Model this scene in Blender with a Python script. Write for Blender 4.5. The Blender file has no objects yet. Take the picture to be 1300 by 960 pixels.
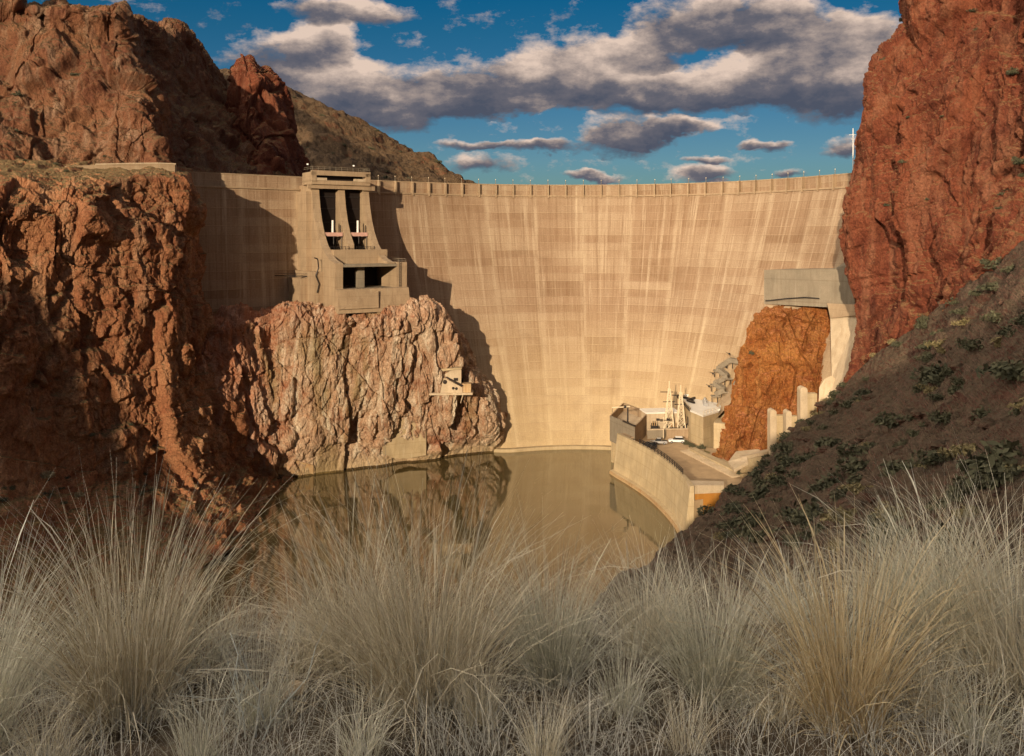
import bpy, bmesh, math, random
import numpy as np
from mathutils import Vector, Matrix
random.seed(7); rng = np.random.default_rng(7)
R = math.radians
SC = bpy.context.scene
COL = SC.collection

# ------------------------------------------------------------------ survey
# The river surface is z = 0, the camera stands at x = 0, y = 0 on a hill 66 m above it and
# looks level along +Y.  A surveyed sight line is (column, row, distance) in a 1300 x 960 sighting.
CZ, HY, FP = 66.0, 300.0, 1150.0
def P(px, py, Y):
    return Vector(((px-650.0)/FP*Y, Y, CZ-(py-HY)/FP*Y))
SUN_AZ, SUN_EL = R(17.0), R(12.5)          # light travels towards +Y, 17 degrees to the right
SUN_TRAVEL = Vector((math.sin(SUN_AZ)*math.cos(SUN_EL), math.cos(SUN_AZ)*math.cos(SUN_EL), -math.sin(SUN_EL)))

# ------------------------------------------------------------------ noise
def _hash(ix, iy, iz, seed):
    h = (ix.astype(np.int64)*73856093) ^ (iy.astype(np.int64)*19349663) ^ (iz.astype(np.int64)*83492791) ^ (seed*2654435761 & 0xffffffff)
    h = (h ^ (h >> 13)) * 1274126177 & 0xffffffff
    h = (h ^ (h >> 16)) * 2246822519 & 0xffffffff
    h = (h ^ (h >> 15)) & 0xffffffff
    return h/4294967295.0
def vnoise(p, seed=0):
    i = np.floor(p).astype(np.int64); f = p-i; f = f*f*f*(f*(f*6-15)+10)
    o = 0
    for dx in (0, 1):
        wx = f[:, 0] if dx else 1-f[:, 0]
        for dy in (0, 1):
            wy = f[:, 1] if dy else 1-f[:, 1]
            for dz in (0, 1):
                wz = f[:, 2] if dz else 1-f[:, 2]
                o = o+wx*wy*wz*_hash(i[:, 0]+dx, i[:, 1]+dy, i[:, 2]+dz, seed)
    return o*2-1
def fbm(p, octaves=5, seed=0, gain=.5, ridged=False):
    a, o = 1.0, 0
    for k in range(octaves):
        n = vnoise(p*(2.03**k)+17.3*k, seed+k)
        if ridged: n = 1-2*np.abs(n)
        o = o+a*n; a *= gain
    return o
def chunks(p, seed=0):
    """jittered cells: every cell is a block with its own height and tilt, so the surface breaks into facets"""
    i = np.floor(p).astype(np.int64)
    best = np.full(len(p), 1e9); sec = np.full(len(p), 1e9); val = np.zeros(len(p))
    for dx in (-1, 0, 1):
        for dy in (-1, 0, 1):
            for dz in (-1, 0, 1):
                cx, cy, cz = i[:, 0]+dx, i[:, 1]+dy, i[:, 2]+dz
                q = np.stack([cx+_hash(cx, cy, cz, seed), cy+_hash(cx, cy, cz, seed+1), cz+_hash(cx, cy, cz, seed+2)], 1)
                d = p-q; dd = (d*d).sum(1)
                g = np.stack([_hash(cx, cy, cz, seed+3)-.5, _hash(cx, cy, cz, seed+4)-.5, _hash(cx, cy, cz, seed+5)-.5], 1)
                v = (_hash(cx, cy, cz, seed+6)-.5)+1.5*(d*g).sum(1)
                m = dd < best
                sec = np.where(m, best, np.minimum(sec, dd))
                val = np.where(m, v, val); best = np.where(m, dd, best)
    crack = np.clip(1-(np.sqrt(sec)-np.sqrt(best))*9, 0, 1)
    return val, crack

# ------------------------------------------------------------------ materials
ALB = .82
def newmat(name):
    m = bpy.data.materials.new(name); m.use_nodes = True
    nt = m.node_tree; nt.nodes.clear()
    out = nt.nodes.new('ShaderNodeOutputMaterial'); b = nt.nodes.new('ShaderNodeBsdfPrincipled')
    nt.links.new(b.outputs[0], out.inputs[0])
    b.inputs['Roughness'].default_value = .85
    b.inputs['Specular IOR Level'].default_value = .25
    return m, nt, b
class N:
    """short node builder"""
    def __init__(s, nt): s.nt = nt
    def new(s, t, **k):
        n = s.nt.nodes.new(t)
        for a, v in k.items(): setattr(n, a, v)
        return n
    def put(s, sock, v):
        if hasattr(v, 'is_linked') or isinstance(v, bpy.types.NodeSocket): s.nt.links.new(v, sock)
        elif v is not None:
            if isinstance(v, (tuple, list)) and len(v) == 3 and len(sock.default_value) == 4: v = (*v, 1)
            sock.default_value = v
    def math(s, op, a, b=None, c=None, clamp=False):
        n = s.new('ShaderNodeMath', operation=op); n.use_clamp = clamp
        s.put(n.inputs[0], a)
        if b is not None: s.put(n.inputs[1], b)
        if c is not None: s.put(n.inputs[2], c)
        return n.outputs[0]
    def vm(s, op, a, b=None):
        n = s.new('ShaderNodeVectorMath', operation=op); s.put(n.inputs[0], a)
        if b is not None: s.put(n.inputs[1], b)
        return n.outputs[1] if op in ('DOT_PRODUCT', 'LENGTH') else n.outputs[0]
    def noise(s, vec, scale, detail=4, rough=.55, dist=0):
        n = s.new('ShaderNodeTexNoise'); s.put(n.inputs['Vector'], vec)
        n.inputs['Scale'].default_value = scale; n.inputs['Detail'].default_value = detail
        n.inputs['Roughness'].default_value = rough; n.inputs['Distortion'].default_value = dist
        return n.outputs['Fac']
    def ramp(s, fac, stops, interp='LINEAR'):
        n = s.new('ShaderNodeValToRGB'); r = n.color_ramp; r.interpolation = interp
        while len(r.elements) < len(stops): r.elements.new(.5)
        for e, (p, c) in zip(r.elements, stops):
            e.position = p; e.color = (*c, 1) if isinstance(c, (tuple, list)) else (c, c, c, 1)
        s.put(n.inputs[0], fac); return n.outputs[0]
    def mix(s, fac, a, b, blend='MIX'):
        n = s.new('ShaderNodeMix', data_type='RGBA', blend_type=blend)
        s.put(n.inputs[0], fac); s.put(n.inputs[6], a); s.put(n.inputs[7], b); return n.outputs[2]
    def maprange(s, v, a, b, c=0., d=1.):
        n = s.new('ShaderNodeMapRange'); s.put(n.inputs[0], v)
        for i, x in enumerate((a, b, c, d)): n.inputs[i+1].default_value = x
        return n.outputs[0]
    def bump(s, h, strength, dist, normal=None):
        n = s.new('ShaderNodeBump'); n.inputs['Strength'].default_value = strength; n.inputs['Distance'].default_value = dist
        s.put(n.inputs['Height'], h)
        if normal is not None: s.put(n.inputs['Normal'], normal)
        return n.outputs[0]
    def pos(s): return s.new('ShaderNodeNewGeometry').outputs['Position']
    def sep(s, v):
        n = s.new('ShaderNodeSeparateXYZ'); s.put(n.inputs[0], v); return n.outputs

def rock_mat(name, c_dark, c_mid, c_light, pale=(.5, .38, .27), pale_amt=.3, soil=(.14, .10, .055), soil_on=.62, dark=(.05, .03, .022),
             streak=(.22, .22, .03), layer=0., waterline=False):
    m, nt, b = newmat(name); n = N(nt); p = n.pos()
    big = n.noise(p, .045, 5, .6, .6)
    c = n.ramp(big, [(.32, c_dark), (.5, c_mid), (.68, c_light)])
    med = n.noise(p, .35, 8, .65, .8)
    c = n.mix(n.maprange(med, .35, .68, .0, .75), c, n.ramp(med, [(.3, c_mid), (.55, c_light), (.75, c_dark)]))
    sp = n.vm('MULTIPLY', p, streak)
    st = n.noise(sp, 1.0, 7, .62, .5)
    c = n.mix(n.math('MULTIPLY', n.maprange(st, .5, .66), pale_amt), c, pale)
    st2 = n.noise(n.vm('ADD', sp, (31.7, 11.1, 5.)), 1.4, 6, .6, .6)
    c = n.mix(n.maprange(st2, .60, .74, 0, .55), c, dark)
    if layer:
        ly = n.noise(n.vm('MULTIPLY', p, (.03, .03, .9)), 1.0, 5, .6, .3)
        c = n.mix(n.maprange(ly, .45, .7, 0, layer), c, c_light)
    fine = n.noise(p, 2.6, 6, .75)
    c = n.mix(1.0, c, n.ramp(fine, [(.28, .45), (.5, .95), (.72, 1.45)]), 'MULTIPLY')
    g = n.new('ShaderNodeNewGeometry'); nz = n.sep(g.outputs['Normal'])[2]
    sf = n.math('ADD', nz, n.math('MULTIPLY', n.math('SUBTRACT', med, .5), .7))
    sc = n.mix(n.maprange(n.noise(p, .9, 6, .7), .4, .62), soil, tuple(x*1.9 for x in soil))
    sc = n.mix(n.maprange(n.noise(p, 1.7, 4, .7), .56, .66), sc, c)
    c = n.mix(n.maprange(sf, soil_on, soil_on+.16), c, sc)
    if waterline:
        z = n.sep(p)[2]; zz = n.math('ADD', z, n.math('MULTIPLY', n.math('SUBTRACT', med, .5), 9))
        c = n.mix(n.maprange(zz, 4.5, 1., 0, .75), c, (.62, .47, .28))
        x = n.math('ADD', n.sep(p)[0], n.math('MULTIPLY', n.math('SUBTRACT', med, .5), 26)); c = n.mix(n.maprange(x, -58, -70, 0, .8), c, n.mix(.65, c, (.42, .12, .05)))
        c = n.mix(n.math('LESS_THAN', n.math('ADD', z, n.math('MULTIPLY', fine, .5)), .75), c, (.10, .065, .03))
        c = n.mix(n.maprange(zz, 36, 44, 0, .5), c, n.mix(.5, c, (.40, .13, .06)))
        c = n.mix(n.math('MULTIPLY', n.maprange(n.noise(n.vm('MULTIPLY', p, (.09, .09, .02)), 1., 4, .6), .56, .66), .6), c, (.24, .17, .06))
    c = n.mix(1., c, (ALB, ALB, ALB), 'MULTIPLY')
    n.put(b.inputs['Base Color'], c); b.inputs['Roughness'].default_value = .92
    b.inputs['Specular IOR Level'].default_value = .15
    vor = n.new('ShaderNodeTexVoronoi', feature='DISTANCE_TO_EDGE'); n.put(vor.inputs['Vector'], n.vm('MULTIPLY', p, (1, 1, .55)))
    vor.inputs['Scale'].default_value = .9
    h = n.math('ADD', n.noise(p, 1.3, 10, .7, .3), n.math('MULTIPLY', n.maprange(vor.outputs['Distance'], 0, .06), .25))
    n.put(b.inputs['Normal'], n.bump(h, .9, .55))
    return m

def conc_mat(name, base=(.42, .33, .23), stain=(.25, .16, .09), pale=(.60, .52, .40), scale=1., lines=2.6, rough=.88, stain_amt=.5):
    m, nt, b = newmat(name); n = N(nt); p = n.pos()
    c = n.ramp(n.noise(p, .25*scale, 6, .6), [(.3, tuple(x*.82 for x in base)), (.7, tuple(x*1.12 for x in base))])
    st = n.noise(n.vm('MULTIPLY', p, (.9*scale, .9*scale, .07*scale)), 1., 6, .65)
    c = n.mix(n.maprange(st, .5, .72, 0, stain_amt), c, stain)
    st = n.noise(n.vm('MULTIPLY', n.vm('ADD', p, (9, 4, 3)), (1.3*scale, 1.3*scale, .06*scale)), 1., 5, .65)
    c = n.mix(n.maprange(st, .55, .75, 0, .6), c, pale)
    if lines:
        z = n.sep(p)[2]; f = n.math('FRACT', n.math('DIVIDE', z, lines))
        l = n.math('LESS_THAN', f, .05)
        c = n.mix(n.math('MULTIPLY', l, .35), c, stain)
    c = n.mix(1., c, n.ramp(n.noise(p, 5*scale, 4, .7), [(.3, .86), (.7, 1.1)]), 'MULTIPLY')
    c = n.mix(1., c, (ALB, ALB, ALB), 'MULTIPLY')
    n.put(b.inputs['Base Color'], c); b.inputs['Roughness'].default_value = rough
    n.put(b.inputs['Normal'], n.bump(n.noise(p, 3*scale, 6, .7), .4, .05))
    return m
def dam_mat():
    m, nt, b = newmat('dam_concrete'); n = N(nt)
    uv = n.new('ShaderNodeUVMap').outputs[0]; u, v, _ = n.sep(uv)
    LH, BW = 2.55, 17.0
    base, dk, lt = (.335, .222, .138), (.255, .158, .09), (.44, .325, .215)
    def cell(du, dv, sw, sh, seed):
        cu = n.math('FLOOR', n.math('DIVIDE', n.math('ADD', u, du), sw)); cv = n.math('FLOOR', n.math('DIVIDE', n.math('ADD', v, dv), sh))
        cb = n.new('ShaderNodeCombineXYZ'); n.put(cb.inputs[0], cu); n.put(cb.inputs[1], cv); cb.inputs[2].default_value = seed
        w = n.new('ShaderNodeTexWhiteNoise', noise_dimensions='3D'); n.put(w.inputs['Vector'], cb.outputs[0]); return w.outputs['Value']
    blk = cell(0, 0, BW, LH, 1.)
    big = n.noise(n.vm('MULTIPLY', uv, (.03, .05, 1)), 1., 5, .6, .5)
    f = n.math('ADD', n.math('MULTIPLY', blk, .3), n.math('MULTIPLY', big, 1.0))
    c = n.ramp(f, [(.3, dk), (.58, base), (.9, lt)])
    # fine vertical runs, many of them starting under a lift joint
    fr = n.math('FRACT', n.math('DIVIDE', v, LH))
    lv = n.math('FLOOR', n.math('DIVIDE', v, LH*2))
    cb = n.new('ShaderNodeCombineXYZ'); n.put(cb.inputs[0], n.math('MULTIPLY', u, 1.3)); n.put(cb.inputs[1], n.math('ADD', n.math('MULTIPLY', v, .05), n.math('MULTIPLY', lv, 7.3)))
    s1 = n.noise(cb.outputs[0], 1., 4, .75)
    c = n.mix(n.maprange(s1, .47, .74, 0, .62), c, lt)
    s2 = n.noise(n.vm('MULTIPLY', uv, (.85, .022, 1)), 1., 6, .7)
    c = n.mix(n.maprange(s2, .50, .72, 0, .7), c, (.19, .10, .05))
    s3 = n.noise(n.vm('MULTIPLY', n.vm('ADD', uv, (50, 9, 0)), (.45, .02, 1)), 1., 6, .72)
    c = n.mix(n.maprange(s3, .53, .72, 0, .8), c, (.62, .50, .35))
    # vertical contraction joints with pale lime either side
    wob = n.math('MULTIPLY', n.math('SUBTRACT', n.noise(n.vm('MULTIPLY', uv, (.02, .12, 1)), 1., 4, .6), .5), 1.2)
    fu = n.math('ABSOLUTE', n.math('SUBTRACT', n.math('FRACT', n.math('ADD', n.math('DIVIDE', n.math('ADD', u, wob), BW), .5)), .5))
    du = n.math('MULTIPLY', fu, BW)
    lime = n.noise(n.vm('MULTIPLY', uv, (.6, .045, 1)), 1., 5, .7)
    wj = n.math('MULTIPLY', n.maprange(du, 0., 1.6, 1, 0), n.maprange(lime, .36, .6))
    wj = n.math('MULTIPLY', wj, n.maprange(n.noise(n.vm('MULTIPLY', uv, (.013, .02, 1)), 1., 3, .6), .35, .6, .4, 1.))
    c = n.mix(n.math('MULTIPLY', wj, .8), c, (.60, .48, .33))
    # horizontal lift joints
    wv = n.math('MULTIPLY', n.math('SUBTRACT', n.noise(n.vm('MULTIPLY', uv, (.35, .02, 1)), 1., 3, .6), .5), .05)
    fj = n.math('ADD', fr, wv)
    hl = n.math('LESS_THAN', fj, .07)
    on = n.maprange(n.noise(n.vm('MULTIPLY', uv, (.09, .39, 1)), 1., 3, .6), .38, .6, .15, .9)
    c = n.mix(n.math('MULTIPLY', n.math('MULTIPLY', hl, on), .6), c, (.52, .39, .25))
    hd = n.math('MULTIPLY', n.math('GREATER_THAN', fj, .95), .3)
    c = n.mix(hd, c, (.17, .10, .06))
    # the concrete turns paler and yellower towards the base
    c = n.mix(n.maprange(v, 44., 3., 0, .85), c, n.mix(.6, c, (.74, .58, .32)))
    pt = n.noise(n.vm('MULTIPLY', uv, (.035, .05, 1)), 1., 7, .7, 1.2)
    c = n.mix(n.maprange(pt, .52, .7, 0, .28), c, (.20, .125, .075))
    c = n.mix(1., c, n.ramp(n.noise(uv, 2.2, 5, .7), [(.3, .85), (.7, 1.12)]), 'MULTIPLY')
    c = n.mix(1., c, (ALB, ALB, ALB), 'MULTIPLY')
    n.put(b.inputs['Base Color'], c); b.inputs['Roughness'].default_value = .9
    n.put(b.inputs['Normal'], n.bump(n.math('ADD', n.noise(uv, 1.1, 6, .7), n.math('MULTIPLY', hl, .6)), .5, .12))
    return m
def plain(name, col, rough=.6, metal=0., var=.12, scale=1.5):
    m, nt, b = newmat(name); n = N(nt); p = n.pos()
    c = n.ramp(n.noise(p, scale, 5, .65), [(.3, tuple(x*(1-var) for x in col)), (.7, tuple(min(1, x*(1+var)) for x in col))])
    n.put(b.inputs['Base Color'], c); b.inputs['Roughness'].default_value = rough; b.inputs['Metallic'].default_value = metal
    return m
def leaf_mat(name, a, c_, rough=.8, thin=.0):
    m, nt, b = newmat(name); n = N(nt)
    at = n.new('ShaderNodeAttribute', attribute_name='tint').outputs['Fac']
    oi = n.new('ShaderNodeObjectInfo').outputs['Random']
    f = n.math('ADD', n.math('MULTIPLY', at, .7), n.math('MULTIPLY', oi, .3))
    n.put(b.inputs['Base Color'], n.mix(f, a, c_)); b.inputs['Roughness'].default_value = rough
    if thin:
        tr = nt.nodes.new('ShaderNodeBsdfTranslucent'); n.put(tr.inputs[0], n.mix(f, a, c_)); mx = nt.nodes.new('ShaderNodeMixShader'); mx.inputs[0].default_value = thin
        out = [q for q in nt.nodes if q.type == 'OUTPUT_MATERIAL'][0]
        nt.links.new(b.outputs[0], mx.inputs[1]); nt.links.new(tr.outputs[0], mx.inputs[2]); nt.links.new(mx.outputs[0], out.inputs[0])
    return m
M = {}
M['red'] = rock_mat('red_cliff_rock', (.075, .022, .015), (.165, .045, .025), (.27, .09, .045), pale=(.42, .22, .13), pale_amt=.35, soil=(.16, .085, .04), layer=.15)
M['redL'] = rock_mat('orange_cliff_rock', (.15, .055, .03), (.31, .12, .058), (.46, .23, .115), pale=(.55, .36, .22), pale_amt=.45, soil=(.15, .105, .05))
M['upper'] = rock_mat('upper_hill_rock', (.11, .04, .025), (.19, .075, .042), (.28, .135, .07), pale=(.42, .32, .22), pale_amt=.4, soil=(.11, .066, .034), soil_on=.5)
M['cream'] = rock_mat('bleached_rock', (.25, .075, .035), (.46, .265, .155), (.68, .53, .37), pale=(.76, .66, .50), pale_amt=.85, soil=(.4, .25, .14), soil_on=.75,
                      streak=(.35, .35, .05), dark=(.17, .065, .03), waterline=True)
M['orange'] = rock_mat('orange_stained_rock', (.15, .04, .014), (.30, .095, .026), (.42, .19, .055), pale=(.55, .32, .12), pale_amt=.3, soil=(.3, .12, .05), layer=.35)
M['scrub'] = rock_mat('scrub_slope_soil', (.07, .028, .02), (.115, .052, .036), (.20, .115, .085), pale=(.30, .24, .18), pale_amt=.35, soil=(.082, .06, .04), soil_on=.35)
M['far'] = rock_mat('far_hill_rock', (.09, .034, .02), (.15, .064, .035), (.22, .11, .06), pale=(.3, .22, .14), pale_amt=.3, soil=(.085, .055, .03), soil_on=.45)
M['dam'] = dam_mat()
M['thatch'] = rock_mat('dry_thatch_soil', (.12, .08, .055), (.22, .16, .11), (.40, .33, .24), pale=(.5, .44, .34), pale_amt=.4, soil=(.15, .115, .08), soil_on=.3)
M['conc'] = conc_mat('weathered_concrete', (.43, .315, .20), (.24, .155, .09), (.55, .45, .31))
M['concg'] = conc_mat('grey_concrete', (.29, .245, .18), (.18, .14, .10), (.38, .33, .25), lines=6.)
M['concy'] = conc_mat('yellow_stained_concrete', (.55, .43, .26), (.33, .23, .10), (.70, .60, .42), lines=3.2, stain_amt=.45)
M['concp'] = conc_mat('pale_concrete', (.60, .48, .33), (.40, .26, .14), (.72, .62, .46), lines=0)
M['rust'] = conc_mat('rust_stained_concrete', (.50, .22, .04), (.40, .15, .02), (.60, .34, .10), lines=0, stain_amt=.3)
M['ochre'] = conc_mat('ochre_streaked_concrete', (.55, .38, .20), (.40, .16, .05), (.66, .52, .34), lines=0, stain_amt=.8)
M['roof'] = plain('white_roof_coating', (.72, .69, .62), .7, 0, .05, .6)
M['asph'] = plain('dusty_paving', (.40, .285, .165), .95, 0, .18, .35)
M['dark'] = plain('dark_steel', (.035, .03, .028), .5, .4)
M['gate'] = plain('gate_steel_and_recess_shade', (.02, .014, .012), .6, .3)  # near-black for the gates and for shade painted into recesses
M['pink'] = plain('pink_primer_steel', (.55, .33, .27), .6)
M['white'] = plain('white_paint', (.8, .78, .74), .45)
M['creamsteel'] = plain('cream_painted_steel', (.66, .55, .38), .5)
M['glass'] = plain('car_glass', (.02, .022, .025), .08)
M['tyre'] = plain('tyre_rubber', (.015, .015, .015), .9)
M['carw'] = plain('white_car_paint', (.75, .74, .72), .25)
M['card'] = plain('dark_car_paint', (.03, .03, .035), .25)
M['carg'] = plain('silver_car_paint', (.38, .38, .38), .3, .4)
M['straw'] = leaf_mat('straw_grass', (.40, .33, .21), (1., .95, .78), thin=.22)
M['greyg'] = leaf_mat('grey_green_grass', (.34, .33, .23), (1., .98, .84), thin=.22)
M['gold'] = leaf_mat('golden_grass', (.46, .34, .18), (1., .90, .62), thin=.22)
M['tangle'] = leaf_mat('grey_dry_tangle', (.26, .25, .20), (.97, .96, .88), thin=.22)
M['twig'] = plain('bleached_twig', (.5, .53, .5), .8, 0, .1, 30)
M['shrub'] = leaf_mat('desert_shrub_leaves', (.045, .05, .03), (.12, .115, .065))
M['shrubdry'] = leaf_mat('dry_shrub_leaves', (.13, .11, .05), (.27, .22, .11))
M['shrubyel'] = leaf_mat('yellow_shrub_flowers', (.22, .17, .09), (.42, .34, .20))
M['shrubred'] = leaf_mat('rusty_shrub_leaves', (.22, .08, .04), (.38, .17, .09))
M['stem'] = plain('woody_stem', (.12, .085, .055), .9, 0, .2, 8)

# ------------------------------------------------------------------ objects
def setp(o, label=None, cat=None, group=None, kind=None):
    if label: o['label'] = label
    if cat: o['category'] = cat
    if group: o['group'] = group
    if kind: o['kind'] = kind
    return o
def thing(name, label, cat, loc, group=None, kind=None, rz=0):
    o = bpy.data.objects.new(name, None); COL.objects.link(o); o.location = loc; o.rotation_euler[2] = rz
    o.empty_display_size = .5
    return setp(o, label, cat, group, kind)
def link(name, me, mat, parent=None, local=False):
    """mesh given in world coordinates (or, with local=True, in its thing's own coordinates)"""
    o = bpy.data.objects.new(name, me); COL.objects.link(o)
    if mat is not None and not me.materials: me.materials.append(mat)
    if parent is not None:
        o.parent = parent
        if not local:
            root = parent
            off = Vector((0, 0, 0)); q = parent
            while q is not None: off += q.location; q = q.parent
            o.location = (0, 0, 0); me.transform(Matrix.Translation(-off))
    return o
class MB:
    def __init__(s): s.bm = bmesh.new()
    def hexa(s, b, t):
        """two matching rings of points joined into a solid"""
        k = len(b); vb = [s.bm.verts.new(p) for p in b]; vt = [s.bm.verts.new(p) for p in t]
        s.bm.faces.new(vb[::-1]); s.bm.faces.new(vt)
        for i in range(k): s.bm.faces.new((vb[i], vb[(i+1) % k], vt[(i+1) % k], vt[i]))
        return s
    def prism(s, pts, z0, z1):
        return s.hexa([Vector((p[0], p[1], z0)) for p in pts], [Vector((p[0], p[1], z1)) for p in pts])
    def slab(s, pts, vec):
        v = Vector(vec); return s.hexa([Vector(p) for p in pts], [Vector(p)+v for p in pts])
    def box(s, c, sx, sy, sz, rz=0):
        """c = centre of the bottom face"""
        co, si = math.cos(rz), math.sin(rz)
        pts = [(c[0]+x*co-y*si, c[1]+x*si+y*co) for x, y in ((-sx/2, -sy/2), (sx/2, -sy/2), (sx/2, sy/2), (-sx/2, sy/2))]
        return s.prism(pts, c[2], c[2]+sz)
    def bar(s, a, b, w, h=None, up=(0, 0, 1), w2=None):
        a, b = Vector(a), Vector(b); h = h or w; d = (b-a).normalized(); up = Vector(up)
        if abs(d.dot(up)) > .98: up = Vector((0, 1, 0))
        sd = d.cross(up).normalized(); u = sd.cross(d).normalized(); k = 1 if w2 is None else w2/w
        f = lambda c, m: [c+sd*(x*w/2*m)+u*(y*h/2*m) for x, y in ((-1, -1), (1, -1), (1, 1), (-1, 1))]
        return s.hexa(f(a, 1), f(b, k))
    def tube(s, a, b, r, n=8, r2=None):
        a, b = Vector(a), Vector(b); d = (b-a).normalized(); up = Vector((0, 0, 1)) if abs(d.z) < .95 else Vector((1, 0, 0))
        sd = d.cross(up).normalized(); u = sd.cross(d); r2 = r if r2 is None else r2
        f = lambda c, q: [c+sd*(math.cos(6.2832*i/n)*q)+u*(math.sin(6.2832*i/n)*q) for i in range(n)]
        return s.hexa(f(a, r), f(b, r2))
    def build(s, name, mat, parent=None, local=False, bevel=0, smooth=False):
        bmesh.ops.recalc_face_normals(s.bm, faces=s.bm.faces)
        if bevel: bmesh.ops.bevel(s.bm, geom=list(s.bm.edges), offset=bevel, segments=1, affect='EDGES')
        me = bpy.data.meshes.new(name); s.bm.to_mesh(me); s.bm.free()
        if smooth: me.polygons.foreach_set('use_smooth', [True]*len(me.polygons))
        return link(name, me, mat, parent, local)
def np_mesh(name, verts, quads, smooth=False, tint=None):
    me = bpy.data.meshes.new(name)
    verts = np.ascontiguousarray(verts, dtype=np.float32); quads = np.ascontiguousarray(quads, dtype=np.int32)
    k = quads.shape[1]
    me.vertices.add(len(verts)); me.vertices.foreach_set('co', verts.ravel())
    me.loops.add(quads.size); me.loops.foreach_set('vertex_index', quads.ravel())
    me.polygons.add(len(quads)); me.polygons.foreach_set('loop_start', np.arange(0, quads.size, k, dtype=np.int32))
    me.polygons.foreach_set('loop_total', np.full(len(quads), k, dtype=np.int32))
    me.polygons.foreach_set('use_smooth', np.full(len(quads), smooth))
    if tint is not None:
        a = me.attributes.new('tint', 'FLOAT', 'POINT'); a.data.foreach_set('value', np.asarray(tint, dtype=np.float32))
    me.update(); me.validate(); return me
def grid_quads(nr, nc):
    i = np.arange(nr*nc).reshape(nr, nc)
    return np.stack([i[:-1, :-1], i[:-1, 1:], i[1:, 1:], i[1:, :-1]], -1).reshape(-1, 4)

# ------------------------------------------------------------------ terrain sheets
def cr(a, t):
    """Catmull-Rom through rows of a (k, ...) at parameters t in 0..k-1"""
    k = len(a); i = np.clip(np.floor(t).astype(int), 0, k-2); f = (t-i).reshape(-1, *([1]*(a.ndim-1)))
    p0, p1, p2, p3 = a[np.maximum(i-1, 0)], a[i], a[i+1], a[np.minimum(i+2, k-1)]
    return .5*((2*p1)+(p2-p0)*f+(2*p0-5*p1+4*p2-p3)*f*f+(3*p1-p0-3*p2+p3)*f**3)
JN = ((1, .25, .12, 6.5, 1.5), (.9, -.4, -.2, 3.1, .9), (.15, .2, 1, 7, 1.3), (-.25, .1, 1, 2.6, .55))
JV = ((1, .25, .22, 6.5, 1.9), (.9, -.35, -.30, 3.2, 1.2), (.7, .1, .6, 4., .9), (-.3, .2, 1, 7, 1.2), (.8, .2, -.5, 1.6, .5))
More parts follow.
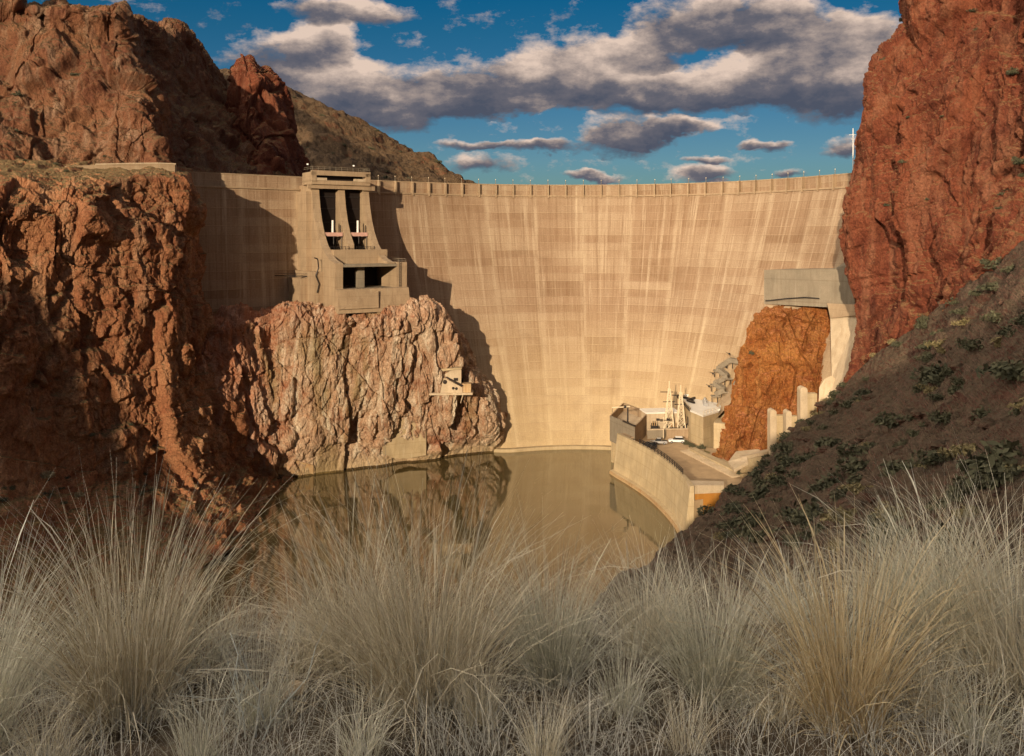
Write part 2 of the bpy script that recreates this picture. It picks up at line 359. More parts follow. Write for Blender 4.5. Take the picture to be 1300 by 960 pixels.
def sheet(name, rows, nr, nc, mat, label, cat, amp=1., scales=((13, .2), (5, .3), (2.1, .34), (.9, .3)), fb=(9, 1.2), vert=.6, seed=1, world=False, wts=None, kind='structure', crackd=.5, strata=.3, joints=JN):
    a = np.array([[(p if world else tuple(P(*p))) for p in r] for r in rows], float)
    def param(L, k):
        L = np.r_[L[0], (L[1:]+L[:-1])/2, L[-1]]; L = L+.15*L.mean(); tt = np.linspace(0, len(L)-1, 400)
        c = np.r_[0, np.cumsum(np.interp((tt[1:]+tt[:-1])/2, np.arange(len(L)), L))]; return np.interp(np.linspace(0, c[-1], k), c, tt)
    if not world:
        ctl = np.array([[p[:3] for p in r] for r in rows], float); off = (ctl[..., 0] < -80) | (ctl[..., 0] > 1380) | (ctl[..., 1] < -60) | (ctl[..., 1] > 760)
    else: off = np.zeros(a.shape[:2], bool)
    dr = np.linalg.norm(np.diff(a, axis=0), axis=2)*np.where(off[1:] & off[:-1], .15, 1.)/a[1:, :, 1]; dc = np.linalg.norm(np.diff(a, axis=1), axis=2)*np.where(off[:, 1:] & off[:, :-1], .15, 1.)/a[:, 1:, 1]
    tr_, tc_ = param(dr.mean(1)**.8, nr), param(dc.mean(0)**.8, nc)
    a = cr(a, tr_); a = np.swapaxes(a, 0, 1)
    a = cr(a, tc_); a = np.swapaxes(a, 0, 1)
    du = np.gradient(a, axis=1); dv = np.gradient(a, axis=0); nrm = np.cross(du, dv)
    # a soft normal so that facets move as blocks
    for _ in range(6):
        nrm[1:-1, 1:-1] = (nrm[:-2, 1:-1]+nrm[2:, 1:-1]+nrm[1:-1, :-2]+nrm[1:-1, 2:]+nrm[1:-1, 1:-1])/5
    nrm /= np.linalg.norm(nrm, axis=2, keepdims=True)+1e-9
    if nrm[..., 1].mean()-nrm[..., 2].mean() > 0: nrm = -nrm
    p = a.reshape(-1, 3); n = nrm.reshape(-1, 3)
    q = p+np.stack([fbm(p/11., 3, seed+50), fbm(p/11., 3, seed+60), fbm(p/11., 3, seed+70)], 1)*.5
    d = fb[1]*fbm(q*[1, 1, vert]/fb[0], 6, seed, .55)*.6
    for k, (L, am) in enumerate(scales):
        c, crk = chunks(q*[1, 1, vert]/L, seed+20*k+3); e = c*am*L-crk*crackd*am*L*.5
        if L > 2:
            e = e.reshape(nr, nc).copy()
            for _ in range(5 if L > 8 else 2 if L > 4 else 1): e[1:-1, 1:-1] = (e[:-2, 1:-1]+e[2:, 1:-1]+e[1:-1, :-2]+e[1:-1, 2:]+2*e[1:-1, 1:-1])/6
            e = e.ravel()
        d = d+e
    zz = p[:, 2]+.25*p[:, 0]+1.5*fbm(p/15., 3, seed+80); st = _hash(np.floor(zz/1.7).astype(np.int64), 0*p[:, 0].astype(np.int64), 0*p[:, 0].astype(np.int64), seed)
    d = d+strata*(st-.5)*np.clip(fbm(p/9., 2, seed+81)+.5, 0, 1)
    for k, (jx, jy, jz, L, am) in enumerate(joints):
        u = (p[:, 0]*jx+p[:, 1]*jy+p[:, 2]*jz)/L+.30*fbm(p/16., 3, seed+90+k); kk = np.floor(u).astype(np.int64); f = u-kk; z0 = 0*kk
        h = _hash(kk, z0, z0, seed+95+k)-.5+.5*(_hash(kk, z0+1, z0, seed+96+k)-.5)*(f-.5)*2
        m = np.clip(fbm(p/12.+k*7, 3, seed+97)*1.1+.55, .1, 1)
        d = d+am*m*(h-.35*np.clip(1-f*L/.5, 0, 1))
    d = d+.10*fbm(p*1.3, 3, seed+9)
    d = d*amp
    if wts is not None: d = d*wts(p)
    v = p+n*d[:, None]
    me = np_mesh(name, v, grid_quads(nr, nc), smooth=False)
    o = link(name, me, mat); setp(o, label, cat, None, kind)
    o['_n'] = 0; del o['_n']
    return o, v.reshape(nr, nc, 3), nrm

def rows_from(cols_by_row): return cols_by_row

# left cliff, lit face with the road bench on top
A_rows = [
 [(-200,188,250),(-60,190,250),(60,196,250),(120,198,250),(190,203,250),(225,212,250),(242,216,256),(246,220,262)],
 [(-200,200,196),(-20,206,200),(60,213,208),(120,214,213),(190,216,218),(230,225,222),(241,224,236),(243,222,252)],
 [(-200,250,178),(-20,250,182),(60,252,190),(110,250,196),(170,250,211),(236,258,222),(250,262,238),(256,262,256)],
 [(-200,310,176),(-20,310,180),(40,312,186),(105,315,192),(175,318,206),(236,318,219),(250,322,238),(256,324,258)],
 [(-200,370,174),(-20,375,177),(45,388,184),(110,378,193),(190,380,206),(240,378,218),(262,392,238),(274,398,257)],
 [(-200,440,172),(-20,440,176),(60,452,185),(130,450,196),(200,450,208),(254,440,221),(282,445,238),(298,440,256)],
 [(-200,520,170),(-20,520,175),(70,535,187),(140,535,197),(210,530,207),(268,520,222),(302,515,240),(324,510,256)],
 [(-200,600,166),(-20,605,174),(80,610,186),(165,606,198),(240,600,210),(295,600,225),(335,603,244),(352,590,258)],
 [(-200,680,158),(-20,690,166),(100,690,178),(200,670,190),(270,648,203),(318,632,222),(358,616,241),(372,610,254)],
 [(-200,800,140),(-20,800,150),(120,780,160),(225,740,174),(300,700,190),(355,665,212),(388,640,230),(395,634,246)],
]
cliffA, vA, _ = sheet('cliff', A_rows, 520, 460, M['redL'], 'tall orange red rock cliff on the left, sunlit above and shaded at its foot', 'cliff', seed=11,
   wts=lambda p: np.clip((p[:, 1]-40)/120, .25, 1)*np.clip(1-(p[:, 2]-76)/6, .35, 1)*np.clip(1-((HY-FP*(p[:, 2]-CZ)/p[:, 1])-440-1.0*np.maximum(FP*p[:, 0]/p[:, 1]+650, 0))/90, .38, 1))
B_rows = [
 [(225,396,290),(290,396,292),(345,392,298),(395,390,300),(435,388,305),(500,386,310),(535,380,305),(560,392,305),(585,425,305),(608,470,305)],
 [(228,402,234),(290,402,240),(345,396,247),(395,392,251),(435,395,250),(508,394,255),(540,386,262),(567,402,268),(590,435,271),(606,480,290)],
 [(240,440,223),(300,440,233),(348,440,243),(400,440,246),(440,440,249),(500,440,252),(538,432,257),(567,438,262),(592,458,268),(608,484,290)],
 [(262,500,224),(318,500,234),(358,500,243),(405,500,246),(447,500,250),(500,500,254),(540,500,258),(572,503,262),(612,500,268),(630,505,292)],
 [(288,560,228),(340,558,238),(380,555,244),(415,555,248),(452,550,253),(500,548,257),(545,548,262),(582,543,265),(622,538,270),(640,535,292)],
 [(322,616,241),(358,608,246),(395,603,250),(430,599,254),(468,594,258),(508,589,263),(550,584,268),(585,579,273),(640,571,280),(655,566,295)],
 [(335,640,236),(365,630,242),(402,622,246),(437,617,250),(474,610,255),(512,604,259),(555,598,264),(590,592,269),(646,584,275),(662,578,290)],
]
cliffB, vB, _ = sheet('rock_outcrop', B_rows, 420, 600, M['cream'], 'bleached cream and rust rock outcrop rising from the water at the dam', 'rock outcrop', seed=31, joints=JV, vert=.3,
   scales=((11, .24), (4.2, .34), (1.6, .36), (.8, .3)), fb=(8, 1.3), wts=lambda p: np.clip((p[:, 2]+2)/12, .25, 1)*np.clip(1-(p[:, 1]-262)/18*(p[:, 2] > 36), .1, 1))
C_rows = [
 [(-700,-400,420),(-420,-380,400),(-180,-240,380),(0,-10,340),(80,20,345),(145,30,350),(165,40,400),(205,50,430),(240,60,450),(275,100,470),(295,120,480)],
 [(-700,-560,265),(-420,-420,262),(-180,-200,258),(0,-8,256),(80,0,258),(147,8,261),(160,14,300),(203,30,340),(240,38,372),(275,82,400),(295,112,412)],
 [(-700,-400,250),(-420,-330,246),(-180,-200,242),(0,0,248),(80,40,251),(153,50,255),(165,55,292),(210,62,330),(248,75,362),(282,104,390),(302,128,402)],
 [(-700,-200,232),(-420,-150,230),(-180,-60,230),(0,85,238),(84,88,240),(166,92,244),(182,96,280),(220,108,318),(258,120,350),(292,140,376),(318,160,388)],
 [(-700,0,214),(-420,20,214),(-180,60,218),(0,130,230),(90,132,233),(186,130,238),(199,136,262),(226,148,292),(264,160,325),(305,175,355),(338,190,370)],
 [(-700,120,200),(-420,130,200),(-180,150,208),(0,172,222),(96,172,226),(193,172,232),(206,176,248),(226,184,270),(270,192,305),(318,204,335),(360,212,352)],
 [(-700,200,190),(-420,204,190),(-180,206,200),(0,208,214),(100,204,222),(196,206,230),(210,208,240),(230,214,258),(280,222,285),(330,228,310),(380,234,330)],
 [(-700,250,180),(-420,250,182),(-180,250,190),(0,250,204),(100,246,214),(196,240,224),(212,242,234),(236,246,250),(290,250,272),(340,256,292),(390,260,310)],
]
hillC, vC, _ = sheet('hill', C_rows, 400, 640, M['upper'], 'rugged brown hill with a dark gully above the road bench on the left', 'hill', seed=51, scales=((16, .2), (6, .26), (2.4, .28)), strata=.0, crackd=.12, fb=(14, 3.5))
D_rows = [
 [(296,96,395),(306,86,395),(318,82,395),(330,92,395),(345,105,395)],
 [(292,98,376),(302,84,370),(316,77,368),(330,86,372),(350,106,386)],
 [(283,118,372),(296,112,362),(318,108,358),(342,112,364),(366,124,384)],
 [(280,155,368),(296,150,356),(320,148,350),(352,150,360),(376,160,382)],
 [(284,200,360),(302,198,348),(328,198,340),(362,200,352),(388,204,376)],
 [(280,250,350),(302,250,336),(332,250,326),(370,250,340),(400,250,370)],
]
pinD, vD, _ = sheet('rock_pinnacle', D_rows, 240, 160, M['red'], 'craggy red rock pinnacle standing above the left end of the dam', 'rock pinnacle', seed=71, joints=((1, .2, .15, 7, 3.), (.9, -.3, -.1, 3.5, 1.6)), vert=.3, scales=((16, .28), (7, .34), (3, .3)), strata=0)
E_rows = [
 [(200,110,1000),(300,105,990),(360,120,980),(430,150,970),(500,184,960),(560,216,940),(610,246,920),(680,275,900)],
 [(200,90,840),(300,88,835),(360,112,830),(430,144,820),(500,179,810),(560,212,795),(608,240,780),(680,268,770)],
 [(200,130,770),(300,130,765),(360,140,760),(430,168,750),(500,198,745),(560,222,740),(608,248,735),(680,275,730)],
 [(200,180,680),(300,182,675),(360,186,670),(430,200,665),(500,220,660),(560,238,660),(608,256,660),(680,280,655)],
 [(200,250,520),(300,250,520),(360,250,520),(430,255,525),(500,258,530),(560,262,540),(608,270,545),(680,285,550)],
]
hillE, vE, _ = sheet('far_hill', E_rows, 220, 420, M['far'], 'brown scrub covered hill sloping down behind the dam crest', 'hill', seed=91, joints=(), scales=((26, .14), (11, .2), (4.5, .2)), fb=(34, 6), vert=1, strata=0)
H_top = [(1240,-260,262),(1172,-260,226),(1205,-260,206),(1250,-260,192),(1310,-260,176),(1400,-260,150),(1600,-260,118)]
H_rows = [
 [(1300,-330,330),(1260,-330,300),(1290,-330,290),(1330,-330,280),(1400,-330,270),(1500,-330,250),(1700,-330,220)],
 H_top,
 [(1215,-120,262),(1160,-120,224),(1198,-120,206),(1245,-120,193),(1308,-120,176),(1400,-120,150),(1600,-120,118)],
 [(1195,0,264),(1148,0,223),(1185,0,207),(1238,0,195),(1305,0,177),(1400,0,151),(1600,0,118)],
 [(1185,35,262),(1142,35,222),(1176,40,207),(1232,40,193),(1302,40,176),(1400,40,150),(1600,40,118)],
 [(1158,80,262),(1106,78,221),(1160,85,204),(1222,85,190),(1300,85,174),(1400,85,148),(1600,85,116)],
 [(1148,150,262),(1090,145,220),(1150,150,200),(1215,150,186),(1298,150,172),(1400,150,146),(1600,150,114)],
 [(1140,215,262),(1082,212,219),(1140,215,198),(1208,215,184),(1296,215,170),(1400,215,144),(1600,215,112)],
 [(1128,270,262),(1071,266,218),(1122,270,200),(1190,270,184),(1290,270,164),(1400,270,138),(1600,270,108)],
 [(1128,340,262),(1078,338,216),(1124,342,200),(1190,340,180),(1285,335,158),(1400,330,130),(1600,320,100)],
 [(1130,410,262),(1084,405,214),(1120,410,198),(1180,405,178),(1280,395,150),(1400,390,122),(1600,380,94)],
 [(1120,470,262),(1086,465,212),(1112,470,196),(1170,465,172),(1270,460,140),(1400,450,112),(1600,440,86)],
 [(1110,560,262),(1074,555,210),(1100,560,194),(1150,560,165),(1260,560,125),(1400,550,96),(1600,540,72)],
]
cliffH, vH, _ = sheet('cliff', H_rows, 620, 420, M['red'], 'towering deep red rock cliff filling the right side beside the dam', 'cliff', seed=111, joints=((1, .25, -.10, 7.5, 1.9), (.9, -.4, .25, 3.3, 1.1), (-.45, .1, 1, 6, 1.1), (-.5, .1, 1, 2.2, .6)), vert=.4,
   scales=((17, .2), (6.5, .3), (2.6, .32), (1.1, .3)), fb=(12, 1.8), crackd=.3, strata=.15)
G_rows = [
 [(921,560,262),(934,510,266),(946,455,268),(958,415,268),(985,386,270),(1020,380,270),(1045,382,268),(1062,400,262),(1070,410,258)],
 [(914,568,246),(926,518,250),(942,462,252),(955,420,252),(982,392,252),(1018,386,250),(1044,388,247),(1056,404,244),(1066,412,250)],
 [(916,575,241),(936,535,243),(953,480,246),(968,440,246),(990,420,246),(1020,415,244),(1042,418,243),(1057,432,242),(1068,440,248)],
 [(902,580,239),(932,550,240),(963,510,242),(975,480,242),(995,465,242),(1022,460,240),(1042,462,239),(1058,472,238),(1070,480,245)],
 [(900,588,238),(934,570,238),(966,548,238),(980,530,238),(1000,520,237),(1025,512,235),(1045,512,233),(1062,515,232),(1075,520,240)],
 [(895,597,237),(934,592,233),(968,585,232),(985,580,230),(1005,575,228),(1030,570,226),(1050,570,224),(1070,570,222),(1085,575,232)],
 [(892,625,232),(934,625,226),(968,625,222),(985,620,218),(1005,620,216),(1030,620,212),(1050,620,208),(1070,620,206),(1090,620,220)],
]
outG, vG, _ = sheet('rock_outcrop', G_rows, 330, 300, M['orange'], 'square orange stained rock outcrop below the concrete block on the right', 'rock outcrop', seed=131, vert=.6,
   scales=((9, .16), (3.6, .3), (1.5, .32), (.8, .25)), fb=(7, .9), crackd=.2, strata=.5)
I_rows = [
 [(1110,480,262),(1100,462,215),(1160,412,205),(1220,352,190),(1310,285,172),(1400,240,150),(1550,160,110),(2500,0,88)],
 [(1062,512,192),(1066,500,188),(1108,462,186),(1205,385,168),(1305,315,145),(1420,250,120),(1600,160,90),(2500,0,72)],
 [(1030,545,182),(1036,532,176),(1085,512,170),(1180,450,150),(1290,395,126),(1420,330,100),(1600,240,76),(2500,80,60)],
 [(985,592,172),(990,578,164),(1045,560,155),(1150,520,130),(1275,480,105),(1420,430,82),(1600,350,62),(2500,190,49)],
 [(925,648,160),(932,622,150),(1000,610,138),(1110,585,112),(1250,560,86),(1420,520,64),(1600,470,48),(2500,310,38)],
 [(868,710,150),(885,652,136),(950,650,122),(1070,640,94),(1230,625,66),(1420,610,48),(1600,600,36),(2500,440,28)],
 [(828,760,138),(850,690,124),(910,695,106),(1030,700,76),(1200,700,48),(1420,700,34),(1600,700,26),(2500,700,20)],
 [(770,820,118),(795,745,104),(850,760,84),(980,780,54),(1180,790,31),(1420,800,22),(1600,800,18),(2500,800,14)],
 [(690,900,92),(710,840,76),(780,860,54),(920,880,30),(1150,900,16),(1420,920,12),(1600,940,10),(2500,940,8)],
]
hillI, vI, _ = sheet('hillside', I_rows, 420, 420, M['scrub'], 'shaded stony slope with scrub rising on the right', 'hillside', seed=151, joints=(), vert=1.,
   scales=((9, .10), (3., .16), (1.1, .2)), fb=(14, 1.9), strata=0, crackd=.15, wts=lambda p: np.clip((p[:, 1]-8)/90, .08, 1))

# ------------------------------------------------------------------ ground, river, hill behind the camera
def ground():
    xs = np.concatenate([np.linspace(-6000, -400, 24), np.linspace(-380, 380, 150), np.linspace(400, 6000, 24)])
    ys = np.concatenate([np.linspace(-5000, -300, 20), np.linspace(-280, 520, 150), np.linspace(560, 9000, 26)])
    X, Y = np.meshgrid(xs, ys)
    # river bed, banks climbing either side; the reservoir plain lies behind the dam
    cx = np.where(Y > 180, 5., 5.-(180-Y)*.35)
    e = np.abs(X-cx)
    z = -14+np.clip(e-45, 0, 400)*.33
    z = np.where(Y > 300, 40+np.clip(e-80, 0, 900)*.02, z)
    z = np.minimum(z, 62)
    knoll = 50*np.exp(-((X-14)**2/900+(Y+22)**2/900))
    z = np.maximum(z, np.where(Y < 60, -8+knoll, z))
    z = z-np.clip((np.hypot(X, Y)-1500)/60, 0, 60)
    p = np.stack([X, Y, z], -1).reshape(-1, 3)
    p[:, 2] += 1.6*fbm(p*[1, 1, 0]/40, 4, 5)
    me = np_mesh('ground', p, grid_quads(*X.shape), smooth=True)
    setp(link('ground', me, M['scrub']), 'stony canyon floor and banks under and around the river', 'ground', None, 'structure')
ground()

def water_mat():
    m, nt, b = newmat('river_water'); n = N(nt); p = n.pos()
    b.inputs['Base Color'].default_value = (.095, .075, .032, 1)
    b.inputs['Roughness'].default_value = .03; b.inputs['IOR'].default_value = 2.1; b.inputs['Specular IOR Level'].default_value = .7
    h = n.math('ADD', n.math('MULTIPLY', n.noise(n.vm('MULTIPLY', p, (.5, 1.1, 1)), .9, 3, .55), .6), n.noise(n.vm('MULTIPLY', p, (.12, .3, 1)), 1., 2, .5))
    n.put(b.inputs['Normal'], n.bump(h, .085, .13))
    return m
xs, ys = np.linspace(-170, 130, 40), np.linspace(-60, 306, 50)
X, Y = np.meshgrid(xs, ys)
me = np_mesh('water', np.stack([X, Y, 0*X], -1).reshape(-1, 3), grid_quads(50, 40), smooth=True)
setp(link('water', me, water_mat()), 'still olive brown river water at the foot of the dam', 'water', None, 'structure')

# the canyon rim behind the camera; the low sun comes over it and leaves the foreground in shade
def rim():
    tx, ty = math.sin(SUN_AZ), math.cos(SUN_AZ)
    prof = [(-420, 100), (-200, 94), (-150, 90), (-146, 85), (-144, 76), (-142, 67), (-140, 59), (-137.5, 53), (-134, 48), (-128, 42), (-100, 36), (-60, 35), (-30, 36), (-22, 41), (-14, 50), (-9, 58), (-4, 67), (2.7, 71), (9, 77.5), (27, 84), (37, 86.5), (60, 96), (120, 115), (220, 135), (400, 150)]
    D0 = -150.
    ss = np.linspace(-420, 400, 420); hh = np.interp(ss, [a for a, _ in prof], [b for _, b in prof])-D0*math.tan(SUN_EL)
    hh = hh+1.3*fbm(np.stack([ss/6., 0*ss, 0*ss], 1), 4, 3)
    rows = []
    for off, k in ((-260, -.1), (-160, .35), (-60, .75), (-12, .97), (0, 1.), (10, .95), (35, .7), (70, .42), (110, .3)):
        r = []
        for s, h in zip(ss, hh):
            d = D0+off
            r.append((s*ty+d*tx, -s*tx+d*ty, h*k if k > 0 else -20))
        rows.append(r)
    p = np.array(rows, float)
    t = np.linspace(0, len(rows)-1, 90); p = cr(p, t); nr = p.shape[0]; q = p.reshape(-1, 3)
    w = np.repeat(np.clip(np.abs(t-4)*1.2, 0, 1), len(ss))
    q[:, 2] += w*3*fbm(q/20., 4, 8)
    me = np_mesh('canyon_rim', q, grid_quads(nr, len(ss)))
    setp(link('canyon_rim', me, M['upper']), 'rocky canyon rim behind the viewpoint that shades the grass', 'hill', None, 'structure')
rim()

def knoll_z(x, y):
    """ground under the grass, flat near the camera then falling away"""
    base = CZ-1.56+.05*x+.02*np.sin(x*2.1+y)+.015*np.sin(x*5+1)
    fall = np.where(y > 3.55, (y-3.55)*.78, 0)
    fall = np.where(y > 3.2, fall+.0, fall)
    side = np.clip(-x-3.2, 0, 100)*.85+np.clip(x-14, 0, 100)*.2
    return np.maximum(base-fall-side, -6)
def knoll():
    xs = np.concatenate([np.linspace(-40, -5, 40), np.linspace(-4.9, 4.9, 180), np.linspace(5, 40, 40)])
    ys = np.concatenate([np.linspace(-30, 1.2, 40), np.linspace(1.3, 5.5, 110), np.linspace(5.7, 34, 60)])
    X, Y = np.meshgrid(xs, ys); Z = knoll_z(X, Y)
    p = np.stack([X, Y, Z], -1).reshape(-1, 3)
    c, k = chunks(p/.35, 4); p[:, 2] += .03*fbm(p*2.2, 4, 2)+.045*c
    p[:, 2] += np.clip(p[:, 1]-6, 0, 10)*.12*fbm(p/3., 3, 6)
    me = np_mesh('foreground_ground', p, grid_quads(*X.shape))
    setp(link('foreground_ground', me, M['thatch']), 'dry stony soil under the tufts of grass', 'ground', None, 'structure')
knoll()

# ------------------------------------------------------------------ the dam
CR = [(150,214.5),(223,219),(300,222.3),(385,225.6),(458,229.2),(520,232.4),(580,234.6),(640,235.8),(700,236.3),(760,236.3),(820,235.7),(880,234.2),(930,232.2),(975,229.4),(1020,226.4),(1060,223.2),(1090,220.6),(1130,216.5)]
ZC = CZ+(HY-236.3)/FP*315.
cpts = np.array([[(px-650)/FP*(ZC-CZ)*FP/(HY-py), (ZC-CZ)*FP/(HY-py)] for px, py in CR])
for _ in range(3): cpts[1:-1] = .25*cpts[:-2]+.5*cpts[1:-1]+.25*cpts[2:]
NS = 520
crest = cr(cpts, np.linspace(0, len(cpts)-1, NS))
seg = np.r_[0, np.cumsum(np.linalg.norm(np.diff(crest, axis=0), axis=1))]
sU = np.linspace(0, seg[-1], NS); crest = np.stack([np.interp(sU, seg, crest[:, 0]), np.interp(sU, seg, crest[:, 1])], 1)
tan = np.gradient(crest, axis=0); tan /= np.linalg.norm(tan, axis=1, keepdims=True)
for _ in range(30): tan[1:-1] = (tan[:-2]+tan[1:-1]+tan[2:])/3
tan /= np.linalg.norm(tan, axis=1, keepdims=True)
inn = np.stack([tan[:, 1], -tan[:, 0]], 1)            # towards the river side
def bfac(s):
    px = 650+FP*np.interp(s, sU, crest[:, 0])/np.interp(s, sU, crest[:, 1]); t = np.clip((px-440)/170, 0, 1); return .18+.82*t*t*(3-2*t)
def batter(z):
    d = max(0, ZC-3.4-z); return .62+d*.30+.00105*d*d if d > 0 else 0.
def dam_point(s, z, out=0.):
    i = np.interp(s, sU, np.arange(NS)); a = lambda v: np.array([np.interp(i, np.arange(NS), v[:, 0]), np.interp(i, np.arange(NS), v[:, 1])])
    c = a(crest)+a(inn)*(batter(z)*float(bfac(s))+out); return Vector((c[0], c[1], z))
def dam():
    root = thing('dam', 'huge curved tan concrete arch dam closing the canyon', 'dam', (13, 300, 0))
    prof = [(-9, -10.), (-8.5, ZC-1.2), (-8.2, ZC), (0., ZC), (0, ZC-.5), (0, ZC-3.35), (.6, ZC-3.4)]
    for z in np.linspace(ZC-3.6, -8, 110): prof.append((batter(z), z))
    prof = np.array(prof); nr = len(prof)
    v = np.zeros((nr, NS, 3))
    bf = bfac(sU)[None, :, None]; off = prof[:, 0][:, None, None]; v[..., :2] = crest[None]+inn[None]*np.where(off > .7, .7+(off-.7)*bf, off); v[..., 2] = prof[:, 1][:, None]
    q = grid_quads(nr, NS)
    me = np_mesh('wall_face', v.reshape(-1, 3), q, smooth=False)
    uvl = me.uv_layers.new(name='UVMap'); uu = np.tile(sU, nr); vv = np.repeat(prof[:, 1], NS)
    uvl.data.foreach_set('uv', np.stack([uu[q.ravel()], vv[q.ravel()]], 1).astype(np.float32).ravel())
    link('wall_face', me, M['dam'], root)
    # ledge at the toe
    def ribbon(name, z0, z1, o0, o1, mat, s0=0, s1=NS):
        cs, ii = crest[s0:s1], inn[s0:s1]; k = len(cs)
        rr = [(o0, z0), (o0, z1), (o1, z1), (o1, z0), (o0, z0)]
        w = np.zeros((5, k, 3))
        bb = bfac(sU[s0:s1])[:, None]
        for j, (o, z) in enumerate(rr): w[j, :, :2] = cs+ii*(o*bb if o > 5 else o); w[j, :, 2] = z
        return link(name, np_mesh(name, w.reshape(-1, 3), grid_quads(5, k)), mat, root)
    b0 = batter(0)
    ribbon('toe_ledge', -3, 1.0, b0-4, b0+1.5, M['concy'])
    ribbon('coping', ZC, ZC+.35, -.5, .12, M['conc'])
    ribbon('parapet_ledge', ZC-3.85, ZC-3.37, -.1, 1.05, M['conc'])
    # pilasters along the parapet and a lamp post on each
    s0 = None; k = 0
    def s_at_px(px):
        pxs = 650+FP*crest[:, 0]/crest[:, 1]; return float(np.interp(px, pxs, sU))
    sA, sB = s_at_px(481), s_at_px(1062); n = 28
    proto = None
    for i in range(n):
        s = sA+(sB-sA)*i/(n-1); j = int(np.interp(s, sU, np.arange(NS))); c, d = crest[j], inn[j]
        rz = math.atan2(d[1], d[0])+math.pi/2
        m = MB(); m.box((c[0]+d[0]*.5, c[1]+d[1]*.5, ZC-4.3), .5, 1.5, 4.6, rz); m.build('pilaster', M['conc'], root)
        loc = Vector((c[0]+d[0]*.3, c[1]+d[1]*.3, ZC+.36))
        if proto is None:
            proto = thing('lamp_post', 'short pale lamp post on the dam crest parapet', 'lamp post', loc, 'lamp posts along the dam crest', rz=rz)
            m = MB(); m.tube((0, 0, -.12), (0, 0, 1.3), .09, 8, .07); m.build('pole', M['concg'], proto, True)
            m = MB(); m.tube((0, 0, 1.3), (0, 0, 1.6), .15, 8, .08); m.build('lamp_head', M['creamsteel'], proto, True)
            ps = list(proto.children)
        else:
            o = proto.copy(); COL.objects.link(o); o.location = loc; o.rotation_euler[2] = rz
            for ch in ps: x = ch.copy(); COL.objects.link(x); x.parent = o
dam()

